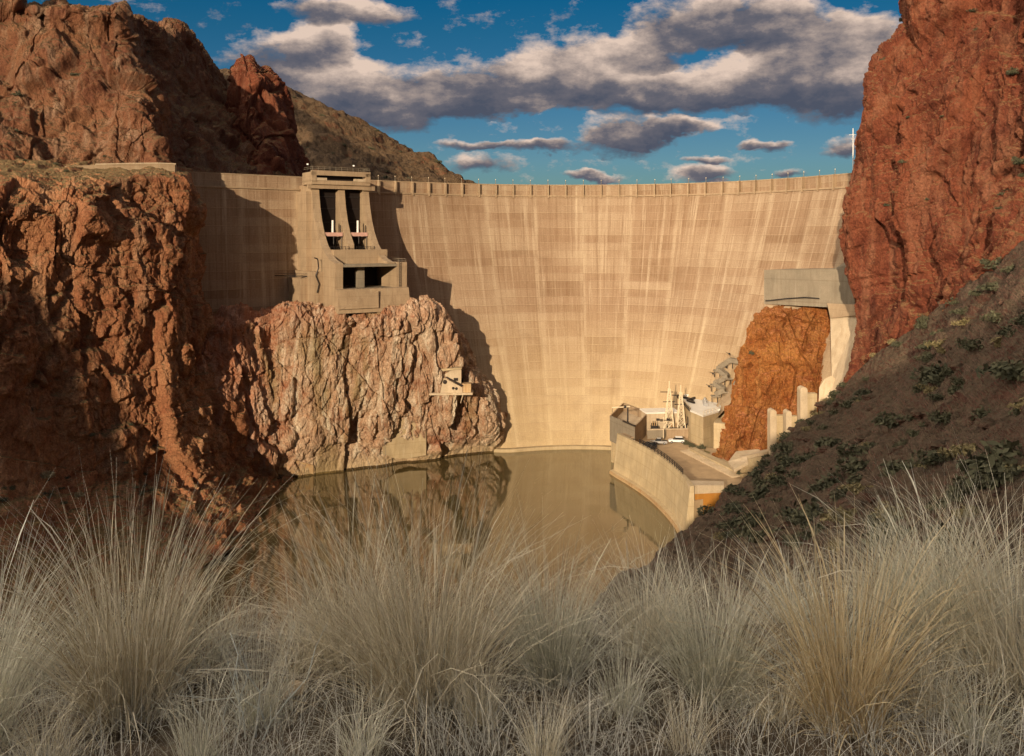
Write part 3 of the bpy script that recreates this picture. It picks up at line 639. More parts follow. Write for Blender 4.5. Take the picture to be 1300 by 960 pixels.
# ------------------------------------------------------------------ outlet works on the left of the dam
TH = R(33); OX, OY = -56.9, 262.4
rv = Vector((math.cos(TH), math.sin(TH), 0)); nv = Vector((math.sin(TH), -math.cos(TH), 0))
def Lc(r, n, z): return Vector((OX, OY, 0))+rv*r+nv*n+Vector((0, 0, z))
def lbox(m, r0, r1, n0, n1, z0, z1):
    return m.hexa([Lc(r0, n0, z0), Lc(r1, n0, z0), Lc(r1, n1, z0), Lc(r0, n1, z0)], [Lc(r0, n0, z1), Lc(r1, n0, z1), Lc(r1, n1, z1), Lc(r0, n1, z1)])
def outlet():
    root = thing('outlet_tower', 'concrete outlet works with two dark gate bays and flared piers on the dam', 'outlet works', Lc(7, 10, 46))
    curve = [(0, 81), (.3, 78.5), (1.2, 74.5), (2.6, 70.5), (4.6, 66.8), (7.2, 63.6), (10.6, 61), (14, 59.4), (18, 58.6)]
    def fin(r0, r1, zb, nb=-22, nmax=18, name='pier', cut=None):
        prof = [c for c in curve if c[0] <= nmax]
        pts = [(nb, 81)]+prof+[(prof[-1][0], zb), (nb, zb)]
        m = MB(); m.hexa([Lc(r0, a, z) for a, z in pts], [Lc(r1, a, z) for a, z in pts]); return m.build(name, M['conc'], root)
    fin(-1.2, 1.0, 45)
    fin(14.6, 16.6, 58.25)
    fin(6.9, 8.9, 58.3, nmax=7.2)
    # wing wall stepping out to the right of the lower block and flank block on the left
    m = MB(); lbox(m, 17.4, 20.4, -6, 18.02, 45, 58.62); m.build('wing_wall', M['conc'], root)
    m = MB(); lbox(m, -3.6, -1.2, -18, 9, 44, 56); lbox(m, -5.6, -3.6, -22, 3, 43, 54); m.build('flank_block', M['conc'], root)
    m = MB(); lbox(m, -2.6, -1.2, -16, -.6, 56, 79); m.build('flank_wall', M['conc'], root)
    # lower block: beam, sill, central column, back
    m = MB(); lbox(m, 1.0, 17.4, 9.0, 11.4, 58.2, 62.2); m.build('floor_beam', M['conc'], root)
    m = MB(); lbox(m, 1.0, 17.4, -10, 17.9, 57.5, 58.2); m.build('gate_floor', M['concg'], root)
    m = MB(); lbox(m, 6.9, 8.9, 12.0, 14.5, 51.56, 57.5); m.build('column', M['concg'], root)
    m = MB(); lbox(m, 1.0, 17.4, -4, 4., 51.56, 57.49); m.build('chamber_wall', M['gate'], root)  # back wall painted black for the deep shade inside the chamber
    m = MB(); m.hexa([Lc(-1.25, 18.05, 45), Lc(20.4, 18.05, 45), Lc(20.4, 20.2, 45), Lc(-1.25, 20.2, 45)], [Lc(-1.25, 18.05, 51.6), Lc(20.4, 18.05, 51.6), Lc(20.4, 19.2, 51.4), Lc(-1.25, 19.2, 51.4)]); m.build('base_block', M['conc'], root)
    m = MB(); lbox(m, 1.0, 16.6, -4, 18.04, 45, 51.55); m.build('chamber_floor', M['concg'], root)
    m = MB(); m.hexa([Lc(-1.2, 20.22, 46.2), Lc(10.5, 20.22, 46.2), Lc(10.5, 19.9, 50.9)], [Lc(-1.2, 20.6, 46.2), Lc(10.5, 20.6, 46.2), Lc(10.5, 20.3, 50.9)]); m.build('ramp', M['conc'], root)
    # head works: deck, parapet frame with slot, corbel
    m = MB(); lbox(m, -1.8, 16.4, -6, 1.6, 81, 82.1); lbox(m, -1.8, 16.4, .4, 1.6, 82.1, 82.2); m.build('deck_slab', M['conc'], root)
    m = MB(); lbox(m, -1.8, -.4, -6, 1.9, 81.9, 84.6); lbox(m, 14.8, 16.4, -8, 1.9, 81.9, 84.6); lbox(m, -1.8, 16.4, .9, 1.9, 83.6, 85.0); m.build('parapet_frame', M['conc'], root)
    for q0, q1 in ((-.4, 2.8), (11.4, 14.8)): m = MB(); lbox(m, q0, q1, .8, 1.75, 82.12, 82.9); m.build('parapet_panel', M['concp'], root)
    m = MB(); lbox(m, -.4, 14.8, -.8, -.5, 82.1, 85.0); m.build('slot_back', M['gate'], root)
    m = MB(); lbox(m, 14.2, 18.2, -3, 1.0, 79.6, 80.9); m.build('corbel', M['conc'], root)
    m = MB(); lbox(m, -2.6, 16.8, .2, 1.1, 79.8, 80.98); m.build('lintel', M['conc'], root)
    for k, r in enumerate((3.95, 11.75)):
        m = MB(); lbox(m, r-2.9, r+2.8, -2.2, -1.8, 62.0, 79.9); g = m.build('gate', M['gate'], root)  # dark panel put in to deepen the shade between the fins
        for z in (66, 70, 74, 77.5): m = MB(); lbox(m, r-2.8, r+2.7, -1.79, -1.5, z, z+.3); m.build('gate_rib', M['dark'], g)
        m = MB(); lbox(m, r-2.6, r+2.6, 1.6, 4.2, 66.0, 66.5); lbox(m, r-2.6, r+2.6, 4.2, 4.35, 66.0, 67.1); pf = m.build('hoist_platform', M['pink'], root)
        for x in (-2.4, 0, 2.4): m = MB(); m.bar(Lc(r+x, 3.9, 62.3), Lc(r+x, 3.9, 66.0), .18); m.build('platform_leg', M['dark'], pf)
        m = MB(); m.tube(Lc(r, 3.2, 66.5), Lc(r, 3.2, 70.6), .34, 10, .3); m.build('hoist_cylinder', M['white'], root, smooth=False)
        m = MB(); m.tube(Lc(r+2.2, 3.6, 66.5), Lc(r+2.2, 3.6, 69.2), .15, 8); m.build('hoist_pipe', M['dark'], root)
        m = MB(); lbox(m, r-2.9, r+2.9, 8.6, 8.75, 63.0, 63.1); lbox(m, r-2.9, r+2.9, 8.6, 8.75, 62.6, 62.68)
        for x in np.linspace(-2.8, 2.8, 6): lbox(m, r+x-.05, r+x+.05, 8.6, 8.75, 62.2, 63.1)
        m.build('railing', M['dark'], root)
    for k in range(2):
        m = MB(); r0 = 17.9+k*1.6
        for dx in (0, .5): m.bar(Lc(r0+dx, 18.25, 51.7), Lc(r0+dx, 18.25, 59.6), .08)
        for z in np.arange(52, 59.4, .45): m.bar(Lc(r0, 18.25, z), Lc(r0+.5, 18.25, z), .06)
        if k == 0: m.build('ladder', M['dark'], root)
        else: m.bm.free()
    m = MB()
    for a, b in (((-1.6, 1.75), (16.2, 1.75)), ((16.2, 1.75), (16.2, -5.5)), ((-1.6, 1.75), (-1.6, -5.5))):
        for h in (.55, 1.05): m.bar(Lc(*a, 85+h), Lc(*b, 85+h), .07)
    for r in np.linspace(-1.6, 16.2, 11): m.bar(Lc(r, 1.75, 84.9), Lc(r, 1.75, 86.05), .07)
    m.build('handrail', M['concg'], root)
    m = MB()
    for a, b in (((17.5, 17.8), (20.2, 17.8)), ((20.2, 17.8), (20.2, -5))):
        for h in (.5, 1.): m.bar(Lc(*a, 58.6+h), Lc(*b, 58.6+h), .07)
    for q in (0, 5, 10, 15, 20): m.bar(Lc(20.2, 17.8-q, 58.6), Lc(20.2, 17.8-q, 59.65), .07)
    m.build('handrail', M['concg'], root)
    # service pipes and stair on the left flank
    m = MB()
    q = [Lc(-3.9, 9.4, 60), Lc(-2.9, 9.3, 59.6), Lc(-2.6, 9.3, 57.2), Lc(-3.4, 9.2, 55.0), Lc(-2.4, 9.2, 52.6), Lc(-3.0, 9.2, 50.2)]
    for a, b in zip(q, q[1:]): m.tube(a, b, .18, 6)
    m.build('drain_pipe', M['dark'], root)
    m = MB(); m.bar(Lc(-10, -6, 54.6), Lc(-3.7, 3.1, 54.6), .25); m.bar(Lc(-10, -6, 55.3), Lc(-3.7, 3.1, 55.3), .08); m.build('catwalk', M['dark'], root)
outlet()

# ------------------------------------------------------------------ concrete on the right bank
def wallpoly(name, pts, thick, mat, parent):
    """a slab drawn by its corners, thickened away from the viewer's side"""
    a = [P(*p) for p in pts]; nrm = (a[1]-a[0]).cross(a[2]-a[0]).normalized()
    if nrm.y < 0: nrm = -nrm
    m = MB(); m.slab(a, nrm*thick); return m.build(name, mat, parent)
t = thing('abutment_block', 'grey concrete block above the orange outcrop on the dam', 'concrete block', P(1020, 395, 252))
wallpoly('front_wall', [(970,343,254),(1085,341,236),(1085,392,236),(970,386,254)], 18, M['concg'], t)
wallpoly('lower_panel', [(970,386.5,254),(1035,389,247),(1040,405,246),(990,396,250.6),(982,400,251.5)], 8, M['conc'], t)
wallpoly('upper_wedge', [(1075,331,240),(1090,329,237),(1090,341,237),(1058,342.6,242)], 8, M['concg'], t)
m = MB()
for a, b in zip([(972,382,252.6),(1000,379,248.5),(1022,377.6,245)], [(1000,379,248.5),(1022,377.6,245),(1040,379,242.5)]): m.tube(P(*a), P(*b), .18, 6)
m.build('pipe', M['dark'], t)
t = thing('spillway_chute', 'pale tall concrete chute wall between orange rock and red cliff', 'spillway', P(1068, 540, 232))
wallpoly('chute_wall', [(1054,400,238),(1092,398,229),(1092,440,225),(1066,545,218),(1030,548,226),(1056,480,231)], 3, M['concp'], t)
wallpoly('cap_slab', [(1050,385,239),(1092,387,228.5),(1092,400,228),(1054,404,237)], 2.5, M['conc'], t)
wallpoly('rounded_buttress', [(1038,545,228),(1040,492,230),(1047,481,230),(1056,477,229.5),(1062,482,229),(1066,500,228),(1062,545,225)], 3.2, M['concp'], t)
t = thing('thrust_block', 'sloping concrete strip between dam stairs and orange outcrop', 'concrete block', P(915, 530, 262))
wallpoly('sloping_wall', [(925,453,272),(952,456,268),(962,425,262),(965,470,256),(938,498,257),(925,515,257),(908,533,256),(900,530,262),(922,498,268),(936,470,270)], 5, M['conc'], t)
wallpoly('toe_panel', [(944,464,265),(951,466,262),(936,490,258),(930,488,260)], 1.5, M['concg'], t)

def pillar_wall(name, label, x0, x1, x2, y0, yb, Y, cat='retaining wall'):
    t = thing(name, label, cat, P((x0+x2)/2, yb, Y))
    w = (x1-x0)/FP*Y
    a = P(x0, y0, Y); b = P(x0, yb, Y)
    m = MB(); c = (a.x+w/2, Y, b.z); m.box(c, w, 2.6, a.z-b.z, 0)
    m.build('pillar', M['concp'], t)
    m = MB(); m.tube((c[0], Y-1.33, a.z), (c[0], Y+1.33, a.z), w/2*1.02, 12); m.build('rounded_cap', M['concp'], t)
    e = P(x2, y0+4, Y+2.4); m = MB(); x = a.x+w+.45; m.hexa([(x, Y+1.6, b.z), (e.x, Y+1.6, b.z), (e.x, Y+3.4, b.z), (x, Y+3.4, b.z)], [(x, Y+1.6, e.z), (e.x, Y+1.6, e.z), (e.x, Y+3.4, e.z), (x, Y+3.4, e.z)])
    m.build('wall_panel', M['concy'], t)
    m = MB(); m.box((a.x+w+.2, Y+2.8, b.z), .4, .6, a.z-b.z-.6); m.build('gap_shadow', M['gate'], t)  # black strip standing in for the narrow shadow right of the pillar
pillar_wall('retaining_wall', 'left round capped concrete pillar with wall panel below the orange outcrop', 976, 984, 996, 523, 596, 226)
pillar_wall('retaining_wall', 'middle round capped concrete pillar with wall panel at the shaded slope edge', 996, 1003, 1012, 524, 585, 225)
pillar_wall('retaining_wall', 'tallest round capped concrete pillar beside the shaded slope', 1014, 1023, 1036, 495, 570, 224)
t = thing('retaining_wall', 'low white walled path ledge below the orange outcrop', 'retaining wall', P(960, 585, 222))
wallpoly('ledge_top', [(935,577,232),(975,573,236),(975,577,226),(948,583,222),(950,590,219),(932,600,217),(925,590,224)], .8, M['concp'], t)
wallpoly('ledge_face', [(948,583.5,221.5),(975,577.5,225.5),(975,600,224),(944,600,219)], 1.2, M['concy'], t)

# staircase zigzagging on the dam face
def stairs():
    root = thing('staircase', 'grey zigzag steel staircase climbing the dam face above the powerhouse', 'staircase', P(910, 498, 266))
    pts = [(949,460,264.),(925,456,270),(909,467,271),(922,477,268),(905,485,269.5),(918,494,266.5),(906,499,267.5)]
    w = [P(*p)+Vector((0, -2.0, 0)) for p in pts]
    for k, (a, b) in enumerate(zip(w, w[1:])):
        m = MB(); m.bar(a, b, 1.5, 1.3); f = m.build('flight', M['concg'], root)
        m = MB(); up = Vector((0, -.7, 1.35)); m.bar(a+up, b+up, .09); m.bar(a+up*.6, b+up*.6, .07)
        for q in np.linspace(0, 1, 7):
            c = a.lerp(b, q); m.bar(c+Vector((0, -.7, 0)), c+up, .07)
        m.build('railing', M['concg'], f)
    for a in w[1:]:
        m = MB(); m.box((a.x, a.y, a.z-.75), 2.2, 2.2, .4); m.build('landing', M['concg'], root)
        for dx in (-.8, .8): m = MB(); m.bar((a.x+dx, a.y+.6, a.z-2.6), (a.x+dx, a.y+.6, a.z-.7), .2); m.build('bracket', M['dark'], root)
    for px, py in ((926,449),(945,451),(922,466),(905,474),(900,490),(918,499)):
        c = P(px, py, 269); m = MB(); m.tube(c+Vector((0, 4, -.2)), c, .07, 6); m.box((c.x, c.y, c.z-.3), .45, .45, .5); m.build('floodlight', M['dark'], root)
stairs()

# ------------------------------------------------------------------ powerhouse, deck and curved river wall
DZ = 7.6
foot = [(779,601),(785,605.5),(800,613),(822,627),(836,639),(847,650),(857,661),(865,671.5),(869,680)]
fp = np.array([[(px-650)/FP*(CZ*FP/(py-HY)), CZ*FP/(py-HY)] for px, py in foot])
for _ in range(2): fp[1:-1] = .2*fp[:-2]+.6*fp[1:-1]+.2*fp[2:]
fc = cr(fp, np.linspace(0, len(fp)-1, 60))
tg = np.gradient(fc, axis=0); tg /= np.linalg.norm(tg, axis=1, keepdims=True)
fn = np.stack([-tg[:, 1], tg[:, 0]], 1)      # away from the river
if fn[30, 0] < 0: fn = -fn
def river_wall():
    root = thing('river_wall', 'long curved yellow concrete wall with a dark railing above the water', 'retaining wall', (fc[30, 0], fc[30, 1], 0))
    rr = [(-1.0, -4), (-.9, .9), (.1, 1.0), (1.2, 10.9), (1.2, 11.0), (2.1, 11.0), (2.1, 5), (2.1, -4)]
    v = np.zeros((len(rr), 60, 3))
    for j, (o, z) in enumerate(rr): v[j, :, :2] = fc+fn*o; v[j, :, 2] = z
    link('wall_body', np_mesh('wall_body', v.reshape(-1, 3), grid_quads(len(rr), 60)), M['concy'], root)
    m = MB()
    for j in (0, 59):
        pts = [Vector((*(fc[j]+fn[j]*o), z)) for o, z in rr]; d = Vector((*tg[j], 0))*(.3 if j else -.3); m.slab(pts, d)
    m.build('end_cap', M['concy'], root)
    v = np.zeros((5, 60, 3))
    for j, (o, z) in enumerate([(-1.25, -.5), (-1.25, .75), (-.4, .75), (-.4, -.5), (-1.25, -.5)]): v[j, :, :2] = fc+fn*o; v[j, :, 2] = z
    link('waterline_kerb', np_mesh('waterline_kerb', v.reshape(-1, 3), grid_quads(5, 60)), M['ochre'], root)
    m = MB()
    idx = list(range(16, 47, 2))
    for a, b in zip(idx, idx[1:]):
        A, B = [Vector((*(fc[i]+fn[i]*1.65), 11.0)) for i in (a, b)]
        for h in (.45, .85, 1.25): m.bar(A+Vector((0, 0, h)), B+Vector((0, 0, h)), .11)
    m.build('rail', M['dark'], root)
    for i in idx:
        A = Vector((*(fc[i]+fn[i]*1.65), 10.95)); m = MB(); m.bar(A, A+Vector((0, 0, 1.35)), .16); m.build('rail_post', M['dark'], root)
river_wall()

def deck():
    e = fc[-1]+fn[-1]*2.1
    pts = [tuple(fc[i]+fn[i]*2.0) for i in range(4, 60, 5)]+[(e[0]+3, e[1]+2)]
    pts += [(46.5, 207), (56, 216), (66, 222), (70, 232), (60, 246), (52, 252), (54, 262), (52, 275), (36, 278), (33, 262)]
    m = MB(); m.prism(pts, 3, DZ); o = m.build('paved_yard', M['asph']); setp(o, 'dusty paved yard between the curved river wall and the rock', 'yard', None, 'structure')
    # stepped kerbs climbing along the rock side
    t = thing('stepped_kerb', 'long row of shallow concrete steps along the yard edge', 'steps', P(900, 590, 236))
    a, b = P(868, 573, 246), P(935, 604, 219); a.z = b.z = DZ
    d = (b-a); side = Vector((d.y, -d.x, 0)).normalized()
    if side.x < 0: side = -side
    m = MB()
    n = 46
    for i in range(n):
        c = a.lerp(b, (i+.5)/n); w = d.length/n
        m.bar(c-side*1.1+Vector((0, 0, .18)), c+side*1.1+Vector((0, 0, .30)), w*.55, .35)
    m.build('step', M['concp'], t)['kind'] = 'stuff'
    m = MB(); m.bar(a+side*2.4+Vector((0, 0, .4)), b+side*2.4+Vector((0, 0, .4)), 2.2, .9); m.build('kerb_slab', M['concy'], t)
deck()

# end wall below the yard
t = thing('end_wall', 'rust orange stained end wall of the curved river wall', 'retaining wall', P(892, 662, 204))
e0 = Vector((*(fc[-1]+fn[-1]*1.2), 0)); e1 = e0+Vector((8.2, 3.2, 0))
m = MB(); m.hexa([e0+Vector((0, .5, -4)), e1+Vector((-1.5, 0, -4)), e1+Vector((-1.5, 3, -4)), e0+Vector((0, 3, -4))], [e0+Vector((0, .5, 9.0)), e1+Vector((0, 0, 8.6)), e1+Vector((0, 3, 8.6)), e0+Vector((0, 3, 9.0))]); m.build('stained_face', M['rust'], t)
m = MB(); m.hexa([e0+Vector((-.1, .35, 9.0)), e1+Vector((0, -.15, 8.6)), e1+Vector((.8, 3.4, 8.6)), e0+Vector((0, 4.4, 9.0))], [e0+Vector((-.1, .35, 11.0)), e1+Vector((0, -.15, 10.2)), e1+Vector((.8, 3.4, 10.2)), e0+Vector((0, 4.4, 11.))]); m.build('coping', M['concp'], t)

def powerhouse():
    root = thing('powerhouse', 'yellow powerhouse with a flat white roof at the foot of the dam', 'powerhouse', (56, 262, DZ))
    z = 16.6
    c = [P(877,522,258), P(860,503,281.5), P(897,497,288), P(919,503,281), P(912,522,257), P(893,526,250.5)]
    pl = [(q.x, q.y) for q in c]
    m = MB(); m.prism(pl, 2, z-.5); m.build('wall', M['concy'], root)
    cx = sum(p[0] for p in pl)/6; cy = sum(p[1] for p in pl)/6
    big = [(cx+(x-cx)*1.05, cy+(y-cy)*1.03) for x, y in pl]
    m = MB(); m.prism(big, z-.5, z); m.build('roof', M['roof'], root)
    m = MB(); a, b = Vector((*big[0], z+.1)), Vector((*big[1], z+.1)); m.bar(a, b, .5, .9); m.build('roof_edge', M['dark'], root)
    m = MB()
    for i in range(1, 4):
        m.bar(Vector((*big[i], z+.3)), Vector((*big[(i+1)], z+.3)), .6, .6)
    m.build('roof_parapet', M['roof'], root)
    f = lambda u, v, h=.35: Vector((pl[0][0]+(pl[1][0]-pl[0][0])*u+(pl[4][0]-pl[0][0])*v, pl[0][1]+(pl[1][1]-pl[0][1])*u+(pl[4][1]-pl[0][1])*v, z+h))
    m = MB(); m.bar(f(.55, .15), f(.75, .55), .5, .6); m.bar(f(.55, .15), f(.4, .35), .5, .6); m.bar(f(.78, .12), f(.6, .42), .5, .6); m.build('roof_duct', M['dark'], root)
    m = MB(); m.box(f(.88, .35, 0), 2.2, 2.2, 1.0); m.build('roof_hatch', M['roof'], root)
    m = MB()
    for i in range(5):
        A, B = Vector((*big[i], z)), Vector((*big[i+1], z))
        if i in (1, 2): continue
        for h in (.6, 1.1): m.bar(A+Vector((0, 0, h)), B+Vector((0, 0, h)), .07)
        for q in np.linspace(0, 1, 6): C_ = A.lerp(B, q); m.bar(C_, C_+Vector((0, 0, 1.15)), .08)
    m.build('handrail', M['creamsteel'], root)
    for u, v in ((.3, .7), (.5, .8)): m = MB(); q = f(u, v, 0); m.box(q, 1.2, 1.2, .9); m.tube(q+Vector((0, 0, .9)), q+Vector((0, 0, 1.5)), .35, 10); m.build('roof_vent', M['carg'], root)
    # windows on the river side
    a, b = Vector((*pl[0], 0)), Vector((*pl[1], 0)); d = (b-a); out = Vector((d.y, -d.x, 0)).normalized()
    if out.x > 0: out = -out
    for k in range(4):
        c0 = a.lerp(b, .16+.22*k); m = MB(); m.slab([c0+out*.02+Vector((0, 0, 11.2)), c0+d.normalized()*2.2+out*.02+Vector((0, 0, 11.2)), c0+d.normalized()*2.2+out*.02+Vector((0, 0, 13.6)), c0+out*.02+Vector((0, 0, 13.6))], out*.12)
        m.build('window', M['glass'], root)
    # lean curved annex wall against the rock
    m = MB()
    q = [P(880,530,250), P(902,531,246), P(912,545,243), P(908,580,238), P(880,566,249)]
    m.prism([(55.6, 249.8), (60.5, 246.5), (64.5, 248), (64, 258), (58, 256)], 4, 14.6); m.build('annex', M['concy'], root)
powerhouse()

def gatehouse():
    c = [P(774,529,265), P(806,541,250), P(824,525,270), P(791,519,286)]
    pl = [Vector((q.x, q.y, 0)) for q in c]; zt, zb = 13.5, 6.2
    root = thing('gatehouse', 'roofless concrete intake house standing on legs in the water', 'gatehouse', (pl[0].x+3, pl[0].y, 0))
    ctr = sum(pl, Vector())/4
    for i in range(4):
        a, b = pl[i], pl[(i+1) % 4]; ia, ib = a.lerp(ctr, .07), b.lerp(ctr, .07)
        m = MB(); m.hexa([Vector((p.x, p.y, zb)) for p in (a, b, ib, ia)], [Vector((p.x, p.y, zt)) for p in (a, b, ib, ia)]); m.build('wall', M['concg'] if i == 0 else M['conc'], root)
    m = MB(); m.prism([tuple(p.lerp(ctr, .08)[:2]) for p in pl], zb, 11.2); m.build('roof_slab', M['concp'], root)
    d = (pl[1]-pl[0]); n = Vector((d.y, -d.x, 0)).normalized(); n = n if n.y < 0 else -n
    m = MB(); q = pl[0].lerp(pl[1], .78); m.box((q.x+n.x*.9, q.y+n.y*.9, 4.), 5.5, 2.0, 6.4, math.atan2(d.y, d.x)); m.build('annex', M['conc'], root)
    m = MB(); q = pl[0].lerp(pl[1], .60)+n*1.95; m.box((q.x, q.y, 5.6), .9, .2, 2.6, math.atan2(d.y, d.x)); m.build('door', M['gate'], root)
    for u, o in ((.05, .0), (.24, 0), (.10, 5.)):
        q = pl[0].lerp(pl[1], u)-n*(o+.9); m = MB(); m.box((q.x, q.y, -6), 1.1, 1.1, 12.25, math.atan2(d.y, d.x)); m.build('leg', M['concy'], root)
    m = MB(); q0 = pl[0].lerp(pl[1], .05)-n*.9; q1 = pl[0].lerp(pl[1], .24)-n*.9; m.bar(Vector((q0.x, q0.y, 1.6)), Vector((q1.x, q1.y, 1.6)), .6, .7); m.build('brace', M['concy'], root)
    m = MB(); m.bar(Vector((*pl[1][:2], zt+.12)), Vector((*pl[0].lerp(pl[1], .55)[:2], zt+.12)), .5, .35); m.build('hatch_rail', M['dark'], root)
    # small jib crane on top: its own thing
    q = P(797, 533, 258); q.z = 11.2
    t = thing('jib_crane', 'small brown jib crane standing on the intake house roof', 'crane', q)
    m = MB(); m.tube(q, q+Vector((0, 0, 6.2)), .28, 8, .2); m.build('post', M['dark'], t)
    m = MB(); m.bar(q+Vector((.6, 0, 6.3)), q+Vector((-4.6, -.6, 6.1)), .26, .3); m.build('arm', M['creamsteel'], t)
    m = MB(); m.box(q+Vector((-.8, -.1, 5.9)), .7, .5, .7); m.build('hoist', M['dark'], t)
    m = MB(); m.tube(q+Vector((-4.4, -.6, 6.)), q+Vector((-4.4, -.6, 4.6)), .06, 6); m.build('hook_cable', M['dark'], t)
gatehouse()

def service_buildings():
    t = thing('service_building', 'cream flat roofed service building behind the yard at the dam foot', 'building', (40.5, 272, DZ))
    m = MB(); m.box((44, 270, DZ-2), 9.5, 6, 8.2, .12); m.build('wall', M['concp'], t)
    m = MB(); m.box((44, 270, DZ+6.2), 10.4, 6.8, .35, .12); m.build('roof', M['roof'], t)
    for x in (41.6, 45.2): m = MB(); m.box((x, 266.75+(x-44)*.12, DZ+1.5), 1.3, .25, 2.0, .12); m.build('window', M['glass'], t)
    m = MB(); m.box((47.4, 267.2, DZ+.02), 1.2, .3, 2.6, .12); m.build('door', M['dark'], t)
    t = thing('low_wall', 'low concrete wall in front of the transformers', 'wall', (46, 262, DZ))
    m = MB(); m.box((41.6, 261.6, DZ), 5.2, .5, 2.5, .1); m.build('wall_panel', M['concg'], t)
    m = MB(); m.box((47.9, 262.3, DZ), 6.6, .5, 2.5, .1); m.build('wall_panel', M['conc'], t)
    m = MB(); m.box((41.6, 261.6, DZ+2.5), 5.4, .8, .25, .1); m.box((47.9, 262.3, DZ+2.5), 6.8, .8, .25, .1); m.build('coping', M['concp'], t)
    for k, (x, lab, h) in enumerate(((45.6, 'left cream lattice pylon, taller, among the transformers', 16.), (49.0, 'right cream lattice pylon beside the powerhouse wall', 14.8))):
        b = Vector((x+.4, 265.2, DZ)); t = thing('lattice_tower', lab, 'lattice tower', b, 'lattice towers in the transformer yard')
        w = 1.35; top = .25
        cn = lambda sx, sy, z: b+Vector((sx*(w+(top-w)*min(1, z/(h*.86))), sy*(w+(top-w)*min(1, z/(h*.86))), z))
        for sx in (-1, 1):
            for sy in (-1, 1): m = MB(); m.bar(cn(sx, sy, 0), cn(sx, sy, h*.86), .24); m.build('leg', M['creamsteel'], t)
        m = MB(); zs = np.linspace(0, h*.86, 8)
        for z0, z1 in zip(zs, zs[1:]):
            for s in (-1, 1):
                m.bar(cn(-1, s, z0), cn(1, s, z1), .13); m.bar(cn(s, -1, z0), cn(s, 1, z1), .13); m.bar(cn(1, s, z0), cn(-1, s, z1), .13)
                m.bar(cn(-1, s, z1), cn(1, s, z1), .13)
        m.build('bracing', M['creamsteel'], t)
        m = MB(); m.bar(b+Vector((0, 0, h*.84)), b+Vector((0, 0, h)), .26); m.build('mast', M['creamsteel'], t)
        for q0, q1, qz in ((-2.6, 1.2, .8), (-1.8, 1.8, .62)): m = MB(); m.bar(b+Vector((q0, 0, h*qz)), b+Vector((q1, 0, h*qz)), .2); m.build('crossarm', M['dark'], t)
    for x, y, s, lab in ((41.6, 264.6, 1., 'dark boxy transformer left of the lattice pylons'), (47.2, 264.2, .85, 'dark transformer between the lattice pylons'), (51.2, 265.4, 1.15, 'tall dark transformer against the powerhouse wall')):
        t = thing('transformer', lab, 'transformer', (x, y, DZ), 'transformers')
        m = MB(); m.box((x, y, DZ+.3), 2.0, 1.6, 2.8*s); m.build('tank', M['dark'], t, bevel=.05)
        m = MB()
        for k in range(6): m.box((x-.9+k*.36, y-.98, DZ+.5), .12, .35, 2.2*s)
        m.build('radiator_fins', M['dark'], t)
        for dx in (-.6, 0, .6): m = MB(); m.tube((x+dx, y, DZ+.3+2.8*s), (x+dx, y, DZ+1.7+2.8*s), .16, 8, .08); m.build('insulator', M['ochre'], t)
    p = Vector((43.4, 259.6, DZ)); t = thing('floodlight_pole', 'slim pole with two floodlights in front of the cream building', 'floodlight pole', p)
    m = MB(); m.tube(p, p+Vector((0, 0, 6.6)), .12, 8, .09); m.build('pole', M['creamsteel'], t)
    m = MB(); m.bar(p+Vector((-1.6, 0, 5.9)), p+Vector((1.3, 0, 5.6)), .12); m.build('crossarm', M['dark'], t)
    for dx in (-1.6, 1.3): m = MB(); m.box(p+Vector((dx, -.2, 5.6)), .9, .5, .6); m.build('floodlight', M['dark'], t)
service_buildings()

def car(x, y, rz, paint, label, pickup=False):
    t = thing('parked_car' if not pickup else 'parked_pickup', label, 'car' if not pickup else 'pickup truck', (x, y, DZ+.004), 'vehicles parked in the yard', rz=rz)
    def pr(name, prof, w, mat, par, bev=.05):
        m = MB(); m.hexa([Vector((a, -w/2, z)) for a, z in prof], [Vector((a, w/2, z)) for a, z in prof]); return m.build(name, mat, par, True, bevel=bev)
    pr('body', [(-2.3, .35), (2.3, .35), (2.35, .8), (1.2, 1.0), (-2.3, 1.02)], 1.8, paint, t)
    if pickup: cab = [(1.1, 1.), (.5, 1.65), (-.6, 1.68), (-.75, 1.)]
    else: cab = [(1.1, 1.), (.4, 1.55), (-1.6, 1.58), (-2.2, 1.)]
    pr('cabin', cab, 1.6, M['glass'], t)
    pr('roof', [(cab[1][0]+.02, 1.6), (cab[2][0]-.02, 1.62), (cab[2][0]+.1, 1.72), (cab[1][0]-.1, 1.7)], 1.62, paint, t, .02)
    if pickup:
        m = MB(); m.box((-1.55, 0, 1.02), 1.4, 1.5, .02); m.build('cargo_bed', M['dark'], t, True)
    for wx in (-1.45, 1.45):
        for sy in (-1, 1):
            m = MB(); m.tube((wx, sy*.72, .34), (wx, sy*.93, .34), .34, 14); w = m.build('wheel', M['tyre'], t, True)
            m = MB(); m.tube((wx, sy*.9, .34), (wx, sy*.95, .34), .18, 10); m.build('rim', M['carg'], w, True)
    for sy in (-1, 1):
        m = MB(); m.box((2.33, sy*.65, .62), .06, .34, .16); m.build('headlight', M['white'], t, True)
car(41.3, 254.6, R(172), M['carg'], 'left of two parked vehicles, silver pickup beside the low wall', True)
car(46.6, 256.2, R(174), M['carw'], 'right of two parked vehicles, white car beside the low wall')
car(38.0, 250.4, R(120), M['card'], 'dark car parked in the shade of the intake house')

